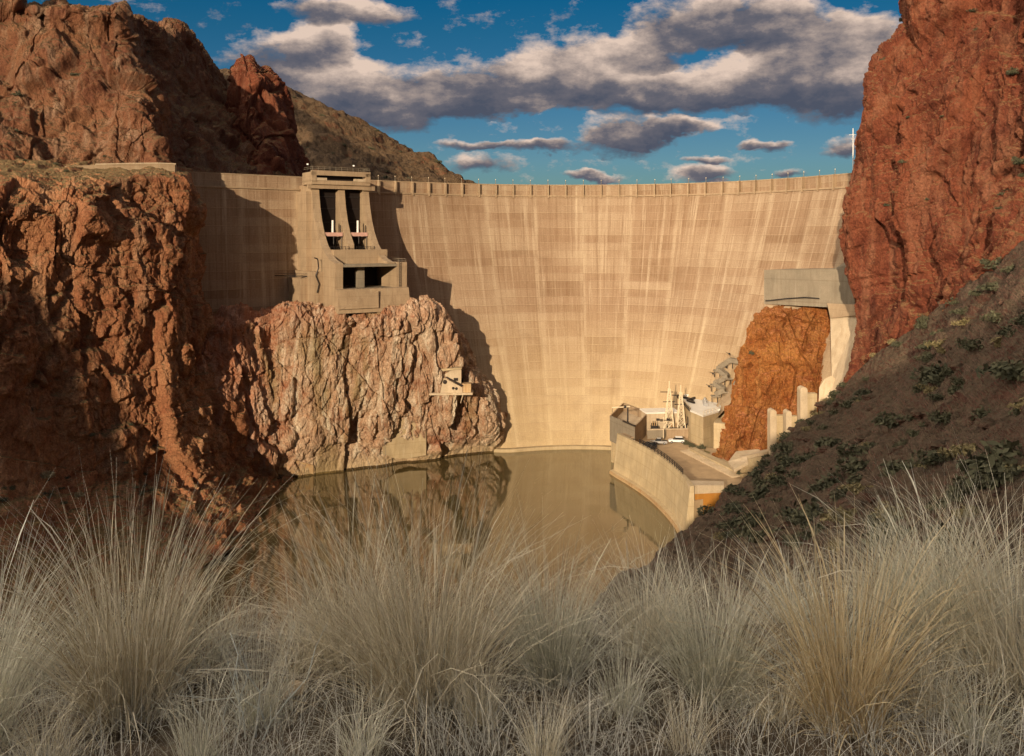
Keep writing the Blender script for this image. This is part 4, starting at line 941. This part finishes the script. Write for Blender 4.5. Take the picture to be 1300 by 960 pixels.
# ------------------------------------------------------------------ left bank pieces
t = thing('retaining_wall', 'pale concrete road wall on the bench above the left cliff', 'retaining wall', P(150, 216, 220))
pts = [(82,211,214),(120,209.5,217),(160,208.5,220),(200,208,223),(222,209,225)]
m = MB()
for a, b in zip(pts, pts[1:]):
    a, b = P(*a), P(*b); m.hexa([a+Vector((0, 0, -3.2)), b+Vector((0, 0, -3.2)), b+Vector((.2, .8, -3.2)), a+Vector((.2, .8, -3.2))], [a, b, b+Vector((.2, .8, 0)), a+Vector((.2, .8, 0))])
m.build('wall_panel', M['conc'], t)
m = MB()
for a, b in zip(pts[1:], pts[2:]):
    a, b = P(*a), P(*b); m.bar(a+Vector((0, .4, .15)), b+Vector((0, .4, .15)), 1.1, .3)
m.build('coping', M['concp'], t)

def small_house():
    q = vB.reshape(-1, 3); qx = 650+FP*q[:, 0]/q[:, 1]; qy = HY-FP*(q[:, 2]-CZ)/q[:, 1]
    near = (qx > 548) & (qx < 596) & (qy > 470) & (qy < 503) & (q[:, 1] < 275); Y = float(np.percentile(q[near, 1], 12))
    root = thing('gauging_house', 'small yellow concrete house with a round hole perched in the outcrop face', 'house', P(572, 500, Y))
    def poly(name, pts, th, mat, Y0=Y, par=root):
        m = MB(); m.slab([P(a, b, Y0) for a, b in pts], (0, th, 0)); return m.build(name, mat, par)
    poly('floor_slab', [(545,499.5),(600,499),(600,501.5),(545,502)], 5, M['concp'], Y-.6)
    f = poly('front_wall', [(557,480.5),(565,480.3),(587,492),(587,498.9),(557,499)], .5, M['concp'], Y)
    poly('side_slope', [(565.3,479.2),(567,478.6),(588,489.2),(587.4,491.2)], .6, M['gate'], Y-.1, f)
    m = MB(); c = P(565, 485, Y-.02); m.tube(c, c+Vector((0, .05, 0)), .62, 16); m.build('round_opening', M['gate'], f)
    for a in ((575.5,493),(579.5,493.5)): m = MB(); c = P(*a, Y-.02); m.tube(c, c+Vector((0, .05, 0)), .42, 12); m.build('round_opening', M['gate'], f)
    poly('tower_wall', [(562,477),(573,470),(573,469),(585.5,468.6),(585.5,487.4),(562,478.6)], .5, M['concp'], Y+.9)
    w = poly('window', [(576,480),(581.5,480),(581.5,483.6),(576,483.6)], .1, M['gate'], Y+.78)
    poly('roof', [(545,469),(586,467.3),(586,468.5),(545,473.5)], 5, M['concy'], Y+.2)
    m = MB(); a = P(592, 499, Y); m.box((a.x, a.y+2, a.z), 2.6, 3.4, 2.5); m.build('side_room', M['ochre'], root)
    poly('back_wall', [(546,473),(588,470),(588,499),(546,499)], .6, M['gate'], Y+4.6)  # black sheet gives the open recess its shade by colour
    for x in (557, 569, 578, 587): poly('strut', [(x,501.6),(x+1.2,501.6),(x-2,512),(x-2.8,512)], .4, M['concp'], Y)
small_house()

def patch(label, pts, mat, th=1.2):
    q = vB.reshape(-1, 3); qx = 650+FP*q[:, 0]/q[:, 1]; qy = HY-FP*(q[:, 2]-CZ)/q[:, 1]; xs_ = [p[0] for p in pts]; ys_ = [p[1] for p in pts]; near = (qx > min(xs_)) & (qx < max(xs_)) & (qy > min(ys_)) & (qy < max(ys_)); off = float(np.percentile(q[near, 1], 45))-np.mean([p[2] for p in pts])
    pts = [(a, b, c+off) for a, b, c in pts]; t = thing('concrete_facing', label, 'concrete facing', P(*pts[0]))
    for i, (a, b) in enumerate(zip(pts[0::2][:-1], pts[0::2][1:])): pass
    a = [P(*p) for p in pts]; m = MB()
    k = len(a)//2; top, bot = a[:k], a[k:][::-1]
    for i in range(k-1):
        q = [bot[i], bot[i+1], top[i+1], top[i]]; m.hexa(q, [v+Vector((0, 4, 0)) for v in q])
    m.build('facing_slab', mat, t)
patch('ochre streaked concrete facing at the waterline left of the outcrop', [(318,572,236.5),(345,573,240),(366,582,243),(398,591,246),  (398,603,247.5),(366,604,244),(345,600,241),(318,586,237)], M['ochre'])
patch('smooth tan concrete facing with recess at the foot of the outcrop', [(486,540,254),(500,534,255),(520,531,257),(541,530,258.5),  (541,578,261),(520,582,259),(500,582,257),(486,576,255)], M['concy'])

# mast and poles
def pole(name, label, px, py0, py1, Y, r, arm=False, group=None):
    a, b = P(px, py1, Y), P(px, py0, Y); t = thing(name, label, 'mast' if name == 'radio_mast' else 'pole', a, group)
    m = MB(); m.tube(a, b, r, 8, r*.6); m.build('shaft', M['white'] if name == 'radio_mast' else M['dark'], t)
    m = MB()
    if name == 'radio_mast': m.bar(b+Vector((-1.1, 0, -1.8)), b+Vector((1.1, 0, -1.8)), .12); m.bar(b+Vector((-.5, 0, -3)), b+Vector((.5, 0, -3)), .1)
    else: m.box(b+Vector((0, 0, -.1)), .5, .3, .4)
    m.build('antenna' if name == 'radio_mast' else 'lamp_head', M['white'], t)
pole('radio_mast', 'tall thin white mast on the right end of the dam crest', 1083, 163, 226, 252, .17)
pole('light_pole', 'thin dark pole on the dam crest left of the gate deck', 390.5, 209, 226, 268, .09)
pole('light_pole', 'thin dark pole behind the gate deck on the dam crest', 449, 211, 228, 276, .09)

# ------------------------------------------------------------------ plants
def shrub_mesh(name, seed, nleaf=260, flat=.8, size=.2, open_=.0):
    r = np.random.default_rng(seed)
    nb = 9; bl = r.normal(size=(nb, 3)); bl /= np.linalg.norm(bl, axis=1, keepdims=True); bl[:, 2] = np.abs(bl[:, 2])*flat
    ctr = bl*r.uniform(.2, .62, (nb, 1)); rad = r.uniform(.22, .42, nb)
    k = r.integers(0, nb, nleaf); d = r.normal(size=(nleaf, 3)); d /= np.linalg.norm(d, axis=1, keepdims=True)
    c = ctr[k]+d*rad[k][:, None]*r.uniform(.6, 1.05, (nleaf, 1)); c[:, 2] = np.abs(c[:, 2])+.03
    a = r.normal(size=(nleaf, 3)); a /= np.linalg.norm(a, axis=1, keepdims=True)
    b = np.cross(a, r.normal(size=(nleaf, 3))); b /= np.linalg.norm(b, axis=1, keepdims=True)
    s = r.uniform(.4, 1., (nleaf, 1))*size
    v = np.stack([c-a*s, c+b*s*.45, c+a*s, c-b*s*.45], 1).reshape(-1, 3)
    q = np.arange(nleaf*4).reshape(-1, 4); tint = np.repeat(np.clip(r.uniform(0, 1, nleaf)*.6+(k % 3)*.2, 0, 1), 4)
    return np_mesh(name, v, q, tint=tint)
SH = [shrub_mesh('shrub_foliage', i, 420, .8, .15) for i in range(6)]
SHB = [shrub_mesh('shrub_foliage', 20+i, 900, .9, .11) for i in range(3)]
def stem_mesh():
    m = MB()
    for k in range(5):
        a = 6.283*k/5+.3; m.bar((0, 0, -.25), (math.cos(a)*.35, math.sin(a)*.35, .45), .07, w2=.03)
    bmesh.ops.recalc_face_normals(m.bm, faces=m.bm.faces); me = bpy.data.meshes.new('stems'); m.bm.to_mesh(me); m.bm.free(); me.materials.append(M['stem']); return me
STEM = stem_mesh()
MESHMAT = {}
def shrub(p, s, mat, label, group, idx, big=False, zs=.8, parts=None):
    src = (SHB if big else SH); src = src[idx % len(src)]
    key = (src.name, mat)
    if key not in MESHMAT:
        me = src.copy(); me.materials.clear(); me.materials.append(M[mat]); MESHMAT[key] = me
    o = bpy.data.objects.new('shrub', MESHMAT[key]); COL.objects.link(o)
    o.location = p; o.scale = (s, s, s*zs); o.rotation_euler[2] = random.uniform(0, 6.28)
    setp(o, label, 'shrub', group)
    if big:
        c = bpy.data.objects.new('stems', STEM); COL.objects.link(c); c.parent = o
def on(V, px, py):
    q = V.reshape(-1, 3); q = q[(q[:, 1] > 5)]; d = (650+FP*q[:, 0]/q[:, 1]-px)**2+(HY-FP*(q[:, 2]-CZ)/q[:, 1]-py)**2+q[:, 1]*.01
    return Vector(q[int(np.argmin(d))])
def scatter(V, n, mat, srange, label, group, cond, seed, minn=.35, big=False, zs=.8):
    r = np.random.default_rng(seed); nr, nc, _ = V.shape; k = 0; tries = 0
    while k < n and tries < n*60:
        tries += 1
        i, j = r.integers(1, nr-2), r.integers(1, nc-2); p = V[i, j]
        a, b = V[min(i+3, nr-1), j]-V[max(i-3, 0), j], V[i, min(j+3, nc-1)]-V[i, max(j-3, 0)]
        nn = np.cross(a, b); nn /= np.linalg.norm(nn)+1e-9
        if abs(nn[2]) < minn: continue
        px, py = 650+FP*p[0]/p[1], HY-FP*(p[2]-CZ)/p[1]
        if not cond(px, py, p): continue
        s = r.uniform(*srange)*(1 if r.random() < .8 else 1.5)
        shrub(Vector(p)+Vector((0, 0, -.12*s)), s, mat, label, group, int(r.integers(0, 99)), big, zs); k += 1
inf = lambda px, py: -20 < px < 1320 and -20 < py < 900
scatter(vI, 138, 'shrub', (1.5, 3.0), 'dark green desert shrub on the shaded right slope', 'shrubs on the shaded right slope', lambda x, y, p: inf(x, y) and y < 700 and p[1] > 45 and x > 900, 1, .2)
scatter(vI, 34, 'shrubdry', (1.2, 2.2), 'dry brownish shrub on the right slope', 'dry shrubs on the right slope', lambda x, y, p: inf(x, y) and y < 700 and p[1] > 40 and x > 900, 2, .2)
scatter(vH, 20, 'shrub', (.9, 1.9), 'dark green shrub rooted on a ledge of the red cliff', 'shrubs on the red cliff', lambda x, y, p: inf(x, y) and y < 360 and x > 1120, 3, .30)
scatter(vA, 26, 'shrub', (.6, 1.3), 'dark shrub on the shaded foot of the left cliff', 'shrubs at the foot of the left cliff', lambda x, y, p: inf(x, y) and y > 430 and y < 640 and x < 200 and (y-430) > x*.6, 4, .35)
scatter(vA, 12, 'shrub', (.6, 1.2), 'olive shrub on the bench above the left cliff', 'shrubs on the left bench', lambda x, y, p: inf(x, y) and y < 260 and x < 225, 5, .5)
scatter(vC, 24, 'shrub', (.7, 1.6), 'olive shrub dotted on the brown upper hill', 'shrubs on the upper left hill', lambda x, y, p: inf(x, y) and y < 210 and x < 230, 6, .3)
scatter(vE, 34, 'shrub', (2., 4.2), 'small olive shrub on the far hill behind the dam', 'shrubs on the far hill', lambda x, y, p: inf(x, y) and y < 235 and x > 350, 7, .2)
shrub(on(vA, 60, 606), 2.6, 'shrubyel', 'pale tan dry shrub on the shaded slope above the left grass', None, 1, True, .9)
shrub(on(vA, 100, 630), 1.6, 'shrubyel', 'small pale dry bush just right of the larger tan shrub', None, 2, True, .8)
shrub(P(402, 221, 262), 1.9, 'shrubred', 'rusty red bush on top of the gate deck', None, 0, True, .9)
for k, (px, py, Y, s) in enumerate(((872,563,254,1.9),(880,566,251,1.7),(889,568,249,1.8),(866,561,257,1.4),(897,574,244,1.4))):
    shrub(P(px, py, Y)*1+Vector((0, 0, -.3)), s, 'shrub' if k < 3 else 'shrubdry', 'leafy bush between the parked vehicles and the powerhouse wall', 'bushes beside the powerhouse', k, True, .9)
shrub(P(938, 602, 220), 1.1, 'shrub', 'small green bush at the lower end of the yard steps', None, 3, True, .9)
shrub(on(vI, 1052, 512), 2.3, 'shrubdry', 'large olive bush at the top of the shaded slope by the pillars', None, 4, True, 1.)
shrub(on(vG, 955, 450), 1.3, 'shrub', 'dark bush at the edge of the orange outcrop above the staircase', None, 2, True, 1.1)

# grass -----------------------------------------------------------------
def blades(n, r, base_r, len_m, len_s, lean, width, curl=.5, segs=6, head=False):
    """n curved ribbon blades fanning out from a tuft"""
    az = r.uniform(0, 2*np.pi, n); rr = base_r*np.sqrt(r.uniform(0, 1, n))
    base = np.stack([np.cos(az)*rr, np.sin(az)*rr, 0*rr], 1)
    az2 = az+r.normal(0, .5, n); th = np.abs(r.normal(0, lean, n))*(.35+.65*rr/base_r)+.02
    L = np.clip(r.normal(len_m, len_s, n), len_m*.3, len_m*1.6)
    cu = np.abs(r.normal(0, curl, n))*(.3+th); w = width*r.uniform(.6, 1.3, n)
    pts = [base]; ang = th.copy()
    for k in range(segs):
        d = np.stack([np.sin(ang)*np.cos(az2), np.sin(ang)*np.sin(az2), np.cos(ang)], 1)
        pts.append(pts[-1]+d*(L/segs)[:, None]); ang = ang+cu*(.3+.9*k/segs)
    pts = np.stack(pts, 1)
    sa = r.uniform(0, 2*np.pi, n); sd = np.stack([np.cos(sa), np.sin(sa), 0*sa], 1)
    tap = np.linspace(1, .12, segs+1)[None, :, None]
    if head: tap = np.array([.8, .75, .7, .65, .6, 1.5, .4])[None, :segs+1, None]
    o = sd[:, None, :]*w[:, None, None]*tap*.5
    v = np.stack([pts-o, pts+o], 2)      # n, segs+1, 2, 3
    idx = np.arange(n*(segs+1)*2).reshape(n, segs+1, 2)
    q = np.stack([idx[:, :-1, 0], idx[:, :-1, 1], idx[:, 1:, 1], idx[:, 1:, 0]], -1).reshape(-1, 4)
    tint = np.repeat(r.uniform(0, 1, n), (segs+1)*2)
    return v.reshape(-1, 3), q, tint
def tuft_mesh(seed, n, base_r, L, lean, width=.0046, curl=.5):
    r = np.random.default_rng(seed); v1, q1, t1 = blades(n, r, base_r, L, L*.16, lean, width, curl)
    parts = [(v1, q1, t1), blades(n//3, r, base_r*1.15, L*.6, L*.2, lean*1.7, width, curl*1.6), blades(n//14, r, base_r, L*1.12, L*.12, lean*1.1, width*.7, .5, 6, True),
             blades(n//9, r, base_r*1.3, L*.75, L*.2, 1.25, width, 1.5), blades(n//5, r, base_r*1.4, L*.25, L*.1, 1.5, width*1.1, 1.)]
    V, Q, T, o = [], [], [], 0
    for v, q, t in parts: V.append(v); Q.append(q+o); T.append(t); o += len(v)
    return np_mesh('grass_tuft', np.concatenate(V), np.concatenate(Q), smooth=True, tint=np.concatenate(T))
TUFT = [tuft_mesh(i, [520, 430, 560, 460, 400][i], [.13, .10, .16, .12, .14][i], .74, [.42, .30, .5, .36, .58][i]) for i in range(5)]
TUFTS = [tuft_mesh(40+i, 170, .10, .62, [.38, .55, .28, .46, .34][i], curl=[.5, .9, .4, .7, 1.][i]) for i in range(5)]
def tuft(px, Y, s, mat, label, group, i, small=False, hs=1.):
    x = (px-650)/FP*Y; me0 = (TUFTS if small else TUFT)[i % 5]; key = (me0.name, mat)
    if key not in MESHMAT: me = me0.copy(); me.materials.clear(); me.materials.append(M[mat]); MESHMAT[key] = me
    o = bpy.data.objects.new('grass_tuft', MESHMAT[key]); COL.objects.link(o)
    o.location = (x, Y, float(knoll_z(np.array(x), np.array(Y)))-.01); o.scale = (s, s, s*hs*(.84 if px < 900 else .72)); o.rotation_euler[2] = random.uniform(0, 6.28)
    setp(o, label, 'grass tuft', group)
tuft(165, 3.1, 1.05, 'straw', 'largest straw coloured grass tuft at the lower left', None, 0)
tuft(-40, 2.9, 1.0, 'greyg', 'grey green grass tuft cut by the left edge', None, 1)
tuft(545, 3.1, 1.04, 'straw', 'large straw grass tuft left of centre in front of the water', None, 2)
tuft(455, 3.35, .85, 'straw', 'tall tan grass tuft against the back of the large one left of centre', None, 4)
tuft(700, 3.15, .70, 'greyg', 'lower grey grass tuft in the centre below the water', None, 3)
tuft(905, 3.1, .80, 'greyg', 'grey straw grass tuft below the end of the curved wall', None, 0)
tuft(1075, 2.85, .98, 'gold', 'brightest golden grass tuft at the lower right', None, 1, hs=1.02)
tuft(1310, 3.0, 1.1, 'straw', 'pale straw grass tuft cut by the right edge', None, 2)
tuft(820, 3.3, .62, 'straw', 'short straw grass tuft right of the centre tuft', None, 1)
tuft(1190, 3.25, .95, 'greyg', 'grey green grass tuft right of the golden one', None, 3)
r = np.random.default_rng(5)
for k in range(27):
    px = -60+k*53+r.uniform(-22, 22)
    low = .5 if 570 < px < 900 else (.74 if px < 600 else .78)
    tuft(px, r.uniform(3.3, 3.9), r.uniform(.75, 1.0)*low, ['greyg', 'straw', 'greyg'][k % 3], 'thin grass tuft in the back row at the brink of the slope', 'thin grass tufts along the brink', k, True)
for k, (px, Y, sc_, mt) in enumerate(((330,2.95,.55,'greyg'),(380,3.3,.6,'straw'),(610,2.9,.5,'straw'),(790,2.95,.55,'greyg'),(985,2.9,.55,'straw'),(1180,2.85,.6,'straw'),(60,2.75,.55,'straw'),(250,2.7,.5,'greyg'),(870,2.7,.45,'straw'),(460,2.7,.5,'greyg'),(690,2.65,.45,'straw'),(1240,2.7,.55,'greyg'))):
    tuft(px, Y, sc_, mt, 'short front grass tuft filling a gap between the large tufts', 'short grass tufts between the large ones', k, True)
def cover():
    rr = np.random.default_rng(77); V, Q, T = [], [], []; off = 0
    for k in range(640):
        x = rr.uniform(-2.6, 2.6); y = rr.uniform(1.5, 3.8)
        v, q, t = blades(38, rr, .10, .20, .07, 1.0, .0026, 1.1, 5)
        v = v+np.array([x, y, float(knoll_z(np.array(x), np.array(y)))]); V.append(v); Q.append(q+off); T.append(t); off += len(v)
    me = np_mesh('dry_grass', np.concatenate(V), np.concatenate(Q), smooth=True, tint=np.concatenate(T))
    setp(link('dry_grass', me, M['tangle']), 'low grey tangle of dry grass between the tufts', 'grass', None, 'stuff')
cover()
def dead_twig(px, Y, s, label, seed):
    rr = random.Random(seed); x = (px-650)/FP*Y; b = Vector((x, Y, float(knoll_z(np.array(x), np.array(Y)))))
    m = MB()
    for k in range(5):
        p = b+Vector((rr.uniform(-.05, .05), rr.uniform(-.04, .04), 0)); d = Vector((rr.uniform(-.5, .5), rr.uniform(-.3, .3), 1)).normalized(); w = .0036*s
        for j in range(4):
            L = rr.uniform(.05, .10)*s; q = p+d*L; m.tube(p, q, w, 6, w*.8); w *= .8
            if rr.random() < .6:
                e = (d+Vector((rr.uniform(-.9, .9), rr.uniform(-.6, .3), rr.uniform(-.3, .5)))).normalized(); m.tube(q, q+e*L*.9, w*.8, 5, w*.4)
            p = q; d = (d+Vector((rr.uniform(-.7, .7), rr.uniform(-.4, .4), rr.uniform(-.5, .2)))).normalized()
    o = m.build('dead_twig', M['twig']); o.data.transform(Matrix.Translation(-b)); o.location = b; setp(o, label, 'twig')
dead_twig(322, 2.85, 1.0, 'bleached forked dead twig between the two large left tufts', 3)
dead_twig(290, 2.9, .7, 'smaller pale dead twig just left of the forked one', 8)
def stone(p, s, label, seed, mat='concp'):
    bm = bmesh.new(); bmesh.ops.create_icosphere(bm, subdivisions=3, radius=1)
    v = np.array([x.co[:] for x in bm.verts]); c, _ = chunks(v*1.3+seed, seed); d = 1+.35*c+.12*fbm(v*2, 3, seed)
    for x, k in zip(bm.verts, d): x.co = Vector((x.co.x*k*s*1.3, x.co.y*k*s, x.co.z*k*s*.6))
    me = bpy.data.meshes.new('stone'); bm.to_mesh(me); bm.free(); o = link('stone', me, M[mat]); o.location = p; setp(o, label, 'stone')
    return o
x, y = (372-650)/FP*3.15, 3.15
stone((x, y, float(knoll_z(np.array(x), np.array(y)))+.01), .038, 'pale flat stone on the ground beside the dead twig', 5)
rr = np.random.default_rng(9); k = 0
while k < 90:
    i, j = rr.integers(40, 400), rr.integers(30, 400); p = vI[i, j]; px, py = 650+FP*p[0]/p[1], HY-FP*(p[2]-CZ)/p[1]
    if not (900 < px < 1310 and 380 < py < 690 and p[1] > 40): continue
    o = stone(Vector(p)+Vector((0, 0, .05)), float(rr.uniform(.3, 1.1)), 'loose grey brown boulder lying on the shaded right slope', k, 'scrub'); o.name = 'boulder'; o['category'] = 'boulder'; o['group'] = 'boulders on the right slope'; k += 1

# ------------------------------------------------------------------ sky and light
w = bpy.data.worlds.new('World'); SC.world = w; w.use_nodes = True; nt = w.node_tree; nt.nodes.clear(); n = N(nt)
out = nt.nodes.new('ShaderNodeOutputWorld'); bg = nt.nodes.new('ShaderNodeBackground'); nt.links.new(bg.outputs[0], out.inputs[0])
sky = nt.nodes.new('ShaderNodeTexSky'); sky.sky_type = 'NISHITA'; sky.sun_disc = False
sky.sun_elevation = SUN_EL; sky.sun_rotation = math.pi+SUN_AZ
sky.air_density = 1.0; sky.dust_density = .4; sky.ozone_density = 2.5
hs = nt.nodes.new('ShaderNodeHueSaturation'); nt.links.new(sky.outputs[0], hs.inputs['Color']); hs.inputs['Saturation'].default_value = 1.55; hs.inputs['Value'].default_value = .28; hs.inputs['Hue'].default_value = .503
tc = n.new('ShaderNodeTexCoord').outputs['Generated']; dx, dy, dz = n.sep(tc)
hyp = n.math('SQRT', n.math('ADD', n.math('MULTIPLY', dx, dx), n.math('MULTIPLY', dy, dy)))
U = n.math('ARCTAN2', dx, dy); V_ = n.math('DIVIDE', dz, n.math('MAXIMUM', hyp, .02))
cb = n.new('ShaderNodeCombineXYZ'); n.put(cb.inputs[0], U); n.put(cb.inputs[1], V_); uv = cb.outputs[0]
# billow: distort the sky position so that the cloud outlines curl
def wn(scale, seed, det=6, ro=.6):
    t = n.new('ShaderNodeTexNoise'); n.put(t.inputs['Vector'], n.vm('ADD', n.vm('MULTIPLY', uv, (1, 1.7, 1)), (seed, 0, 0))); t.inputs['Scale'].default_value = scale; t.inputs['Detail'].default_value = det; t.inputs['Roughness'].default_value = ro
    return t
wA = wn(9, 3, 5, .62).outputs['Color']; wv = n.vm('SUBTRACT', wA, (.5, .5, .5))
uvw = n.vm('ADD', uv, n.vm('MULTIPLY', wv, (.085, .055, 0)))
CL = [(345,78,70,34),(410,60,55,34),(400,118,90,34),(470,110,90,40),(520,138,90,28),(440,15,90,22),
      (640,103,105,36),(575,118,80,26),(720,85,90,55),(790,105,90,46),(820,60,60,28),
      (880,22,75,34),(960,18,80,40),(1020,40,85,45),(880,118,105,30),(960,100,100,45),(1040,90,85,60),(1110,50,50,55),(1100,110,60,50),
      (665,133,42,15),(815,165,72,20),(790,180,60,18),(860,160,50,12),(905,200,32,9),(600,185,50,9),(680,188,75,9),(610,212,48,17),(745,222,50,8),
      (900,222,45,15),(1000,218,30,9),(985,180,24,9),(960,176,20,7),(1075,190,22,14),(930,240,60,8),(780,240,60,5)]
tot, top = None, None
for px, py, rx, ry in CL:
    u0 = math.atan2(px-650, FP); k = math.cos(u0); v0 = (HY-py)/FP*k; ru, rv_ = rx*1.06/FP, ry*1.12/FP
    d = n.vm('MULTIPLY', n.vm('SUBTRACT', uvw, (u0, v0, 0)), (1/ru, 1/rv_, 0))
    f = n.math('SUBTRACT', 1.0, n.vm('DOT_PRODUCT', d, d)); f = n.math('MAXIMUM', f, 0.)
    g = n.math('MULTIPLY', f, n.sep(d)[1])
    tot = f if tot is None else n.math('ADD', tot, f); top = g if top is None else n.math('ADD', top, g)
fine = wn(26, 11, 6, .65).outputs['Fac']; mid = wn(8, 21, 3, .6).outputs['Fac']
tot_ = n.math('ADD', tot, n.math('MULTIPLY', n.math('MULTIPLY', n.math('SUBTRACT', mid, .52), 2.4), n.maprange(tot, 0., .5)))
dens = n.math('ADD', tot_, n.math('MULTIPLY', n.math('SUBTRACT', fine, .5), 1.9))
# loose cumulus over the rest of the sky, with an added fill-light bank
rest = n.noise(n.vm('MULTIPLY', tc, (1, 1, 2.2)), 2.6, 4, .6, .3)
behind = n.maprange(dy, .72, .45)
dens = n.math('MAXIMUM', dens, n.math('MULTIPLY', n.maprange(rest, .42, .58), behind))
cover_f = n.maprange(dens, .10, .75)
sh = n.math('ADD', n.math('DIVIDE', top, n.math('MAXIMUM', tot, .05)), n.math('MULTIPLY', n.math('SUBTRACT', mid, .5), 1.7))
sh = n.math('ADD', sh, n.math('MULTIPLY', n.math('SUBTRACT', fine, .5), 1.6))
thin = n.maprange(tot, .9, .15, 0, .25)
ccol = n.ramp(n.math('ADD', n.maprange(sh, -.75, .8), thin), [(.13, (.46, .54, .78)), (.40, (.85, .82, .98)), (.62, (2.1, 1.7, 1.55)), (.93, (4.6, 3.55, 2.9))])
ccol = n.mix(behind, ccol, n.mix(n.maprange(n.vm('DOT_PRODUCT', tc, (-.78, -.12, .61)), .62, .86), (2.2, 2.0, 1.9), n.ramp(rest, [(.42, (31., 26., 20.)), (.75, (23., 19.5, 15.5))])))  # over-bright unseen bank, upper left, added to light the grass
skyc = n.mix(cover_f, n.mix(n.maprange(dz, .22, .0), hs.outputs[0], n.mix(1., hs.outputs[0], (.66, .93, 1.32), 'MULTIPLY')), ccol)
nt.links.new(skyc, bg.inputs['Color']); bg.inputs['Strength'].default_value = .10

sl = bpy.data.lights.new('sun', 'SUN'); so = bpy.data.objects.new('sun', sl); COL.objects.link(so)
sl.energy = 3.2; sl.angle = R(.5); sl.color = (1., .785, .54)
so.rotation_euler = SUN_TRAVEL.to_track_quat('-Z', 'Y').to_euler(); so.location = (-100, -200, 300)

cam = bpy.data.cameras.new('camera'); co = bpy.data.objects.new('camera', cam); COL.objects.link(co); SC.camera = co
co.location = (0, 0, CZ); co.rotation_euler = (R(90), 0, 0)
cam.sensor_width = 36; cam.lens = FP/1300*36; cam.shift_y = -(480-HY)/1300; cam.clip_start = .05; cam.clip_end = 20000
cy = SC.cycles; cy.max_bounces = 5; cy.diffuse_bounces = 4; cy.glossy_bounces = 3; cy.transmission_bounces = 2; cy.caustics_reflective = False; cy.caustics_refractive = False
cy.use_adaptive_sampling = True; cy.adaptive_threshold = .03; cy.use_denoising = True; cy.sample_clamp_indirect = 8
w.cycles.sampling_method = 'MANUAL'; w.cycles.sample_map_resolution = 512
SC.view_settings.view_transform = 'Standard'; SC.view_settings.look = 'None'; SC.view_settings.exposure = .72; SC.view_settings.gamma = 1
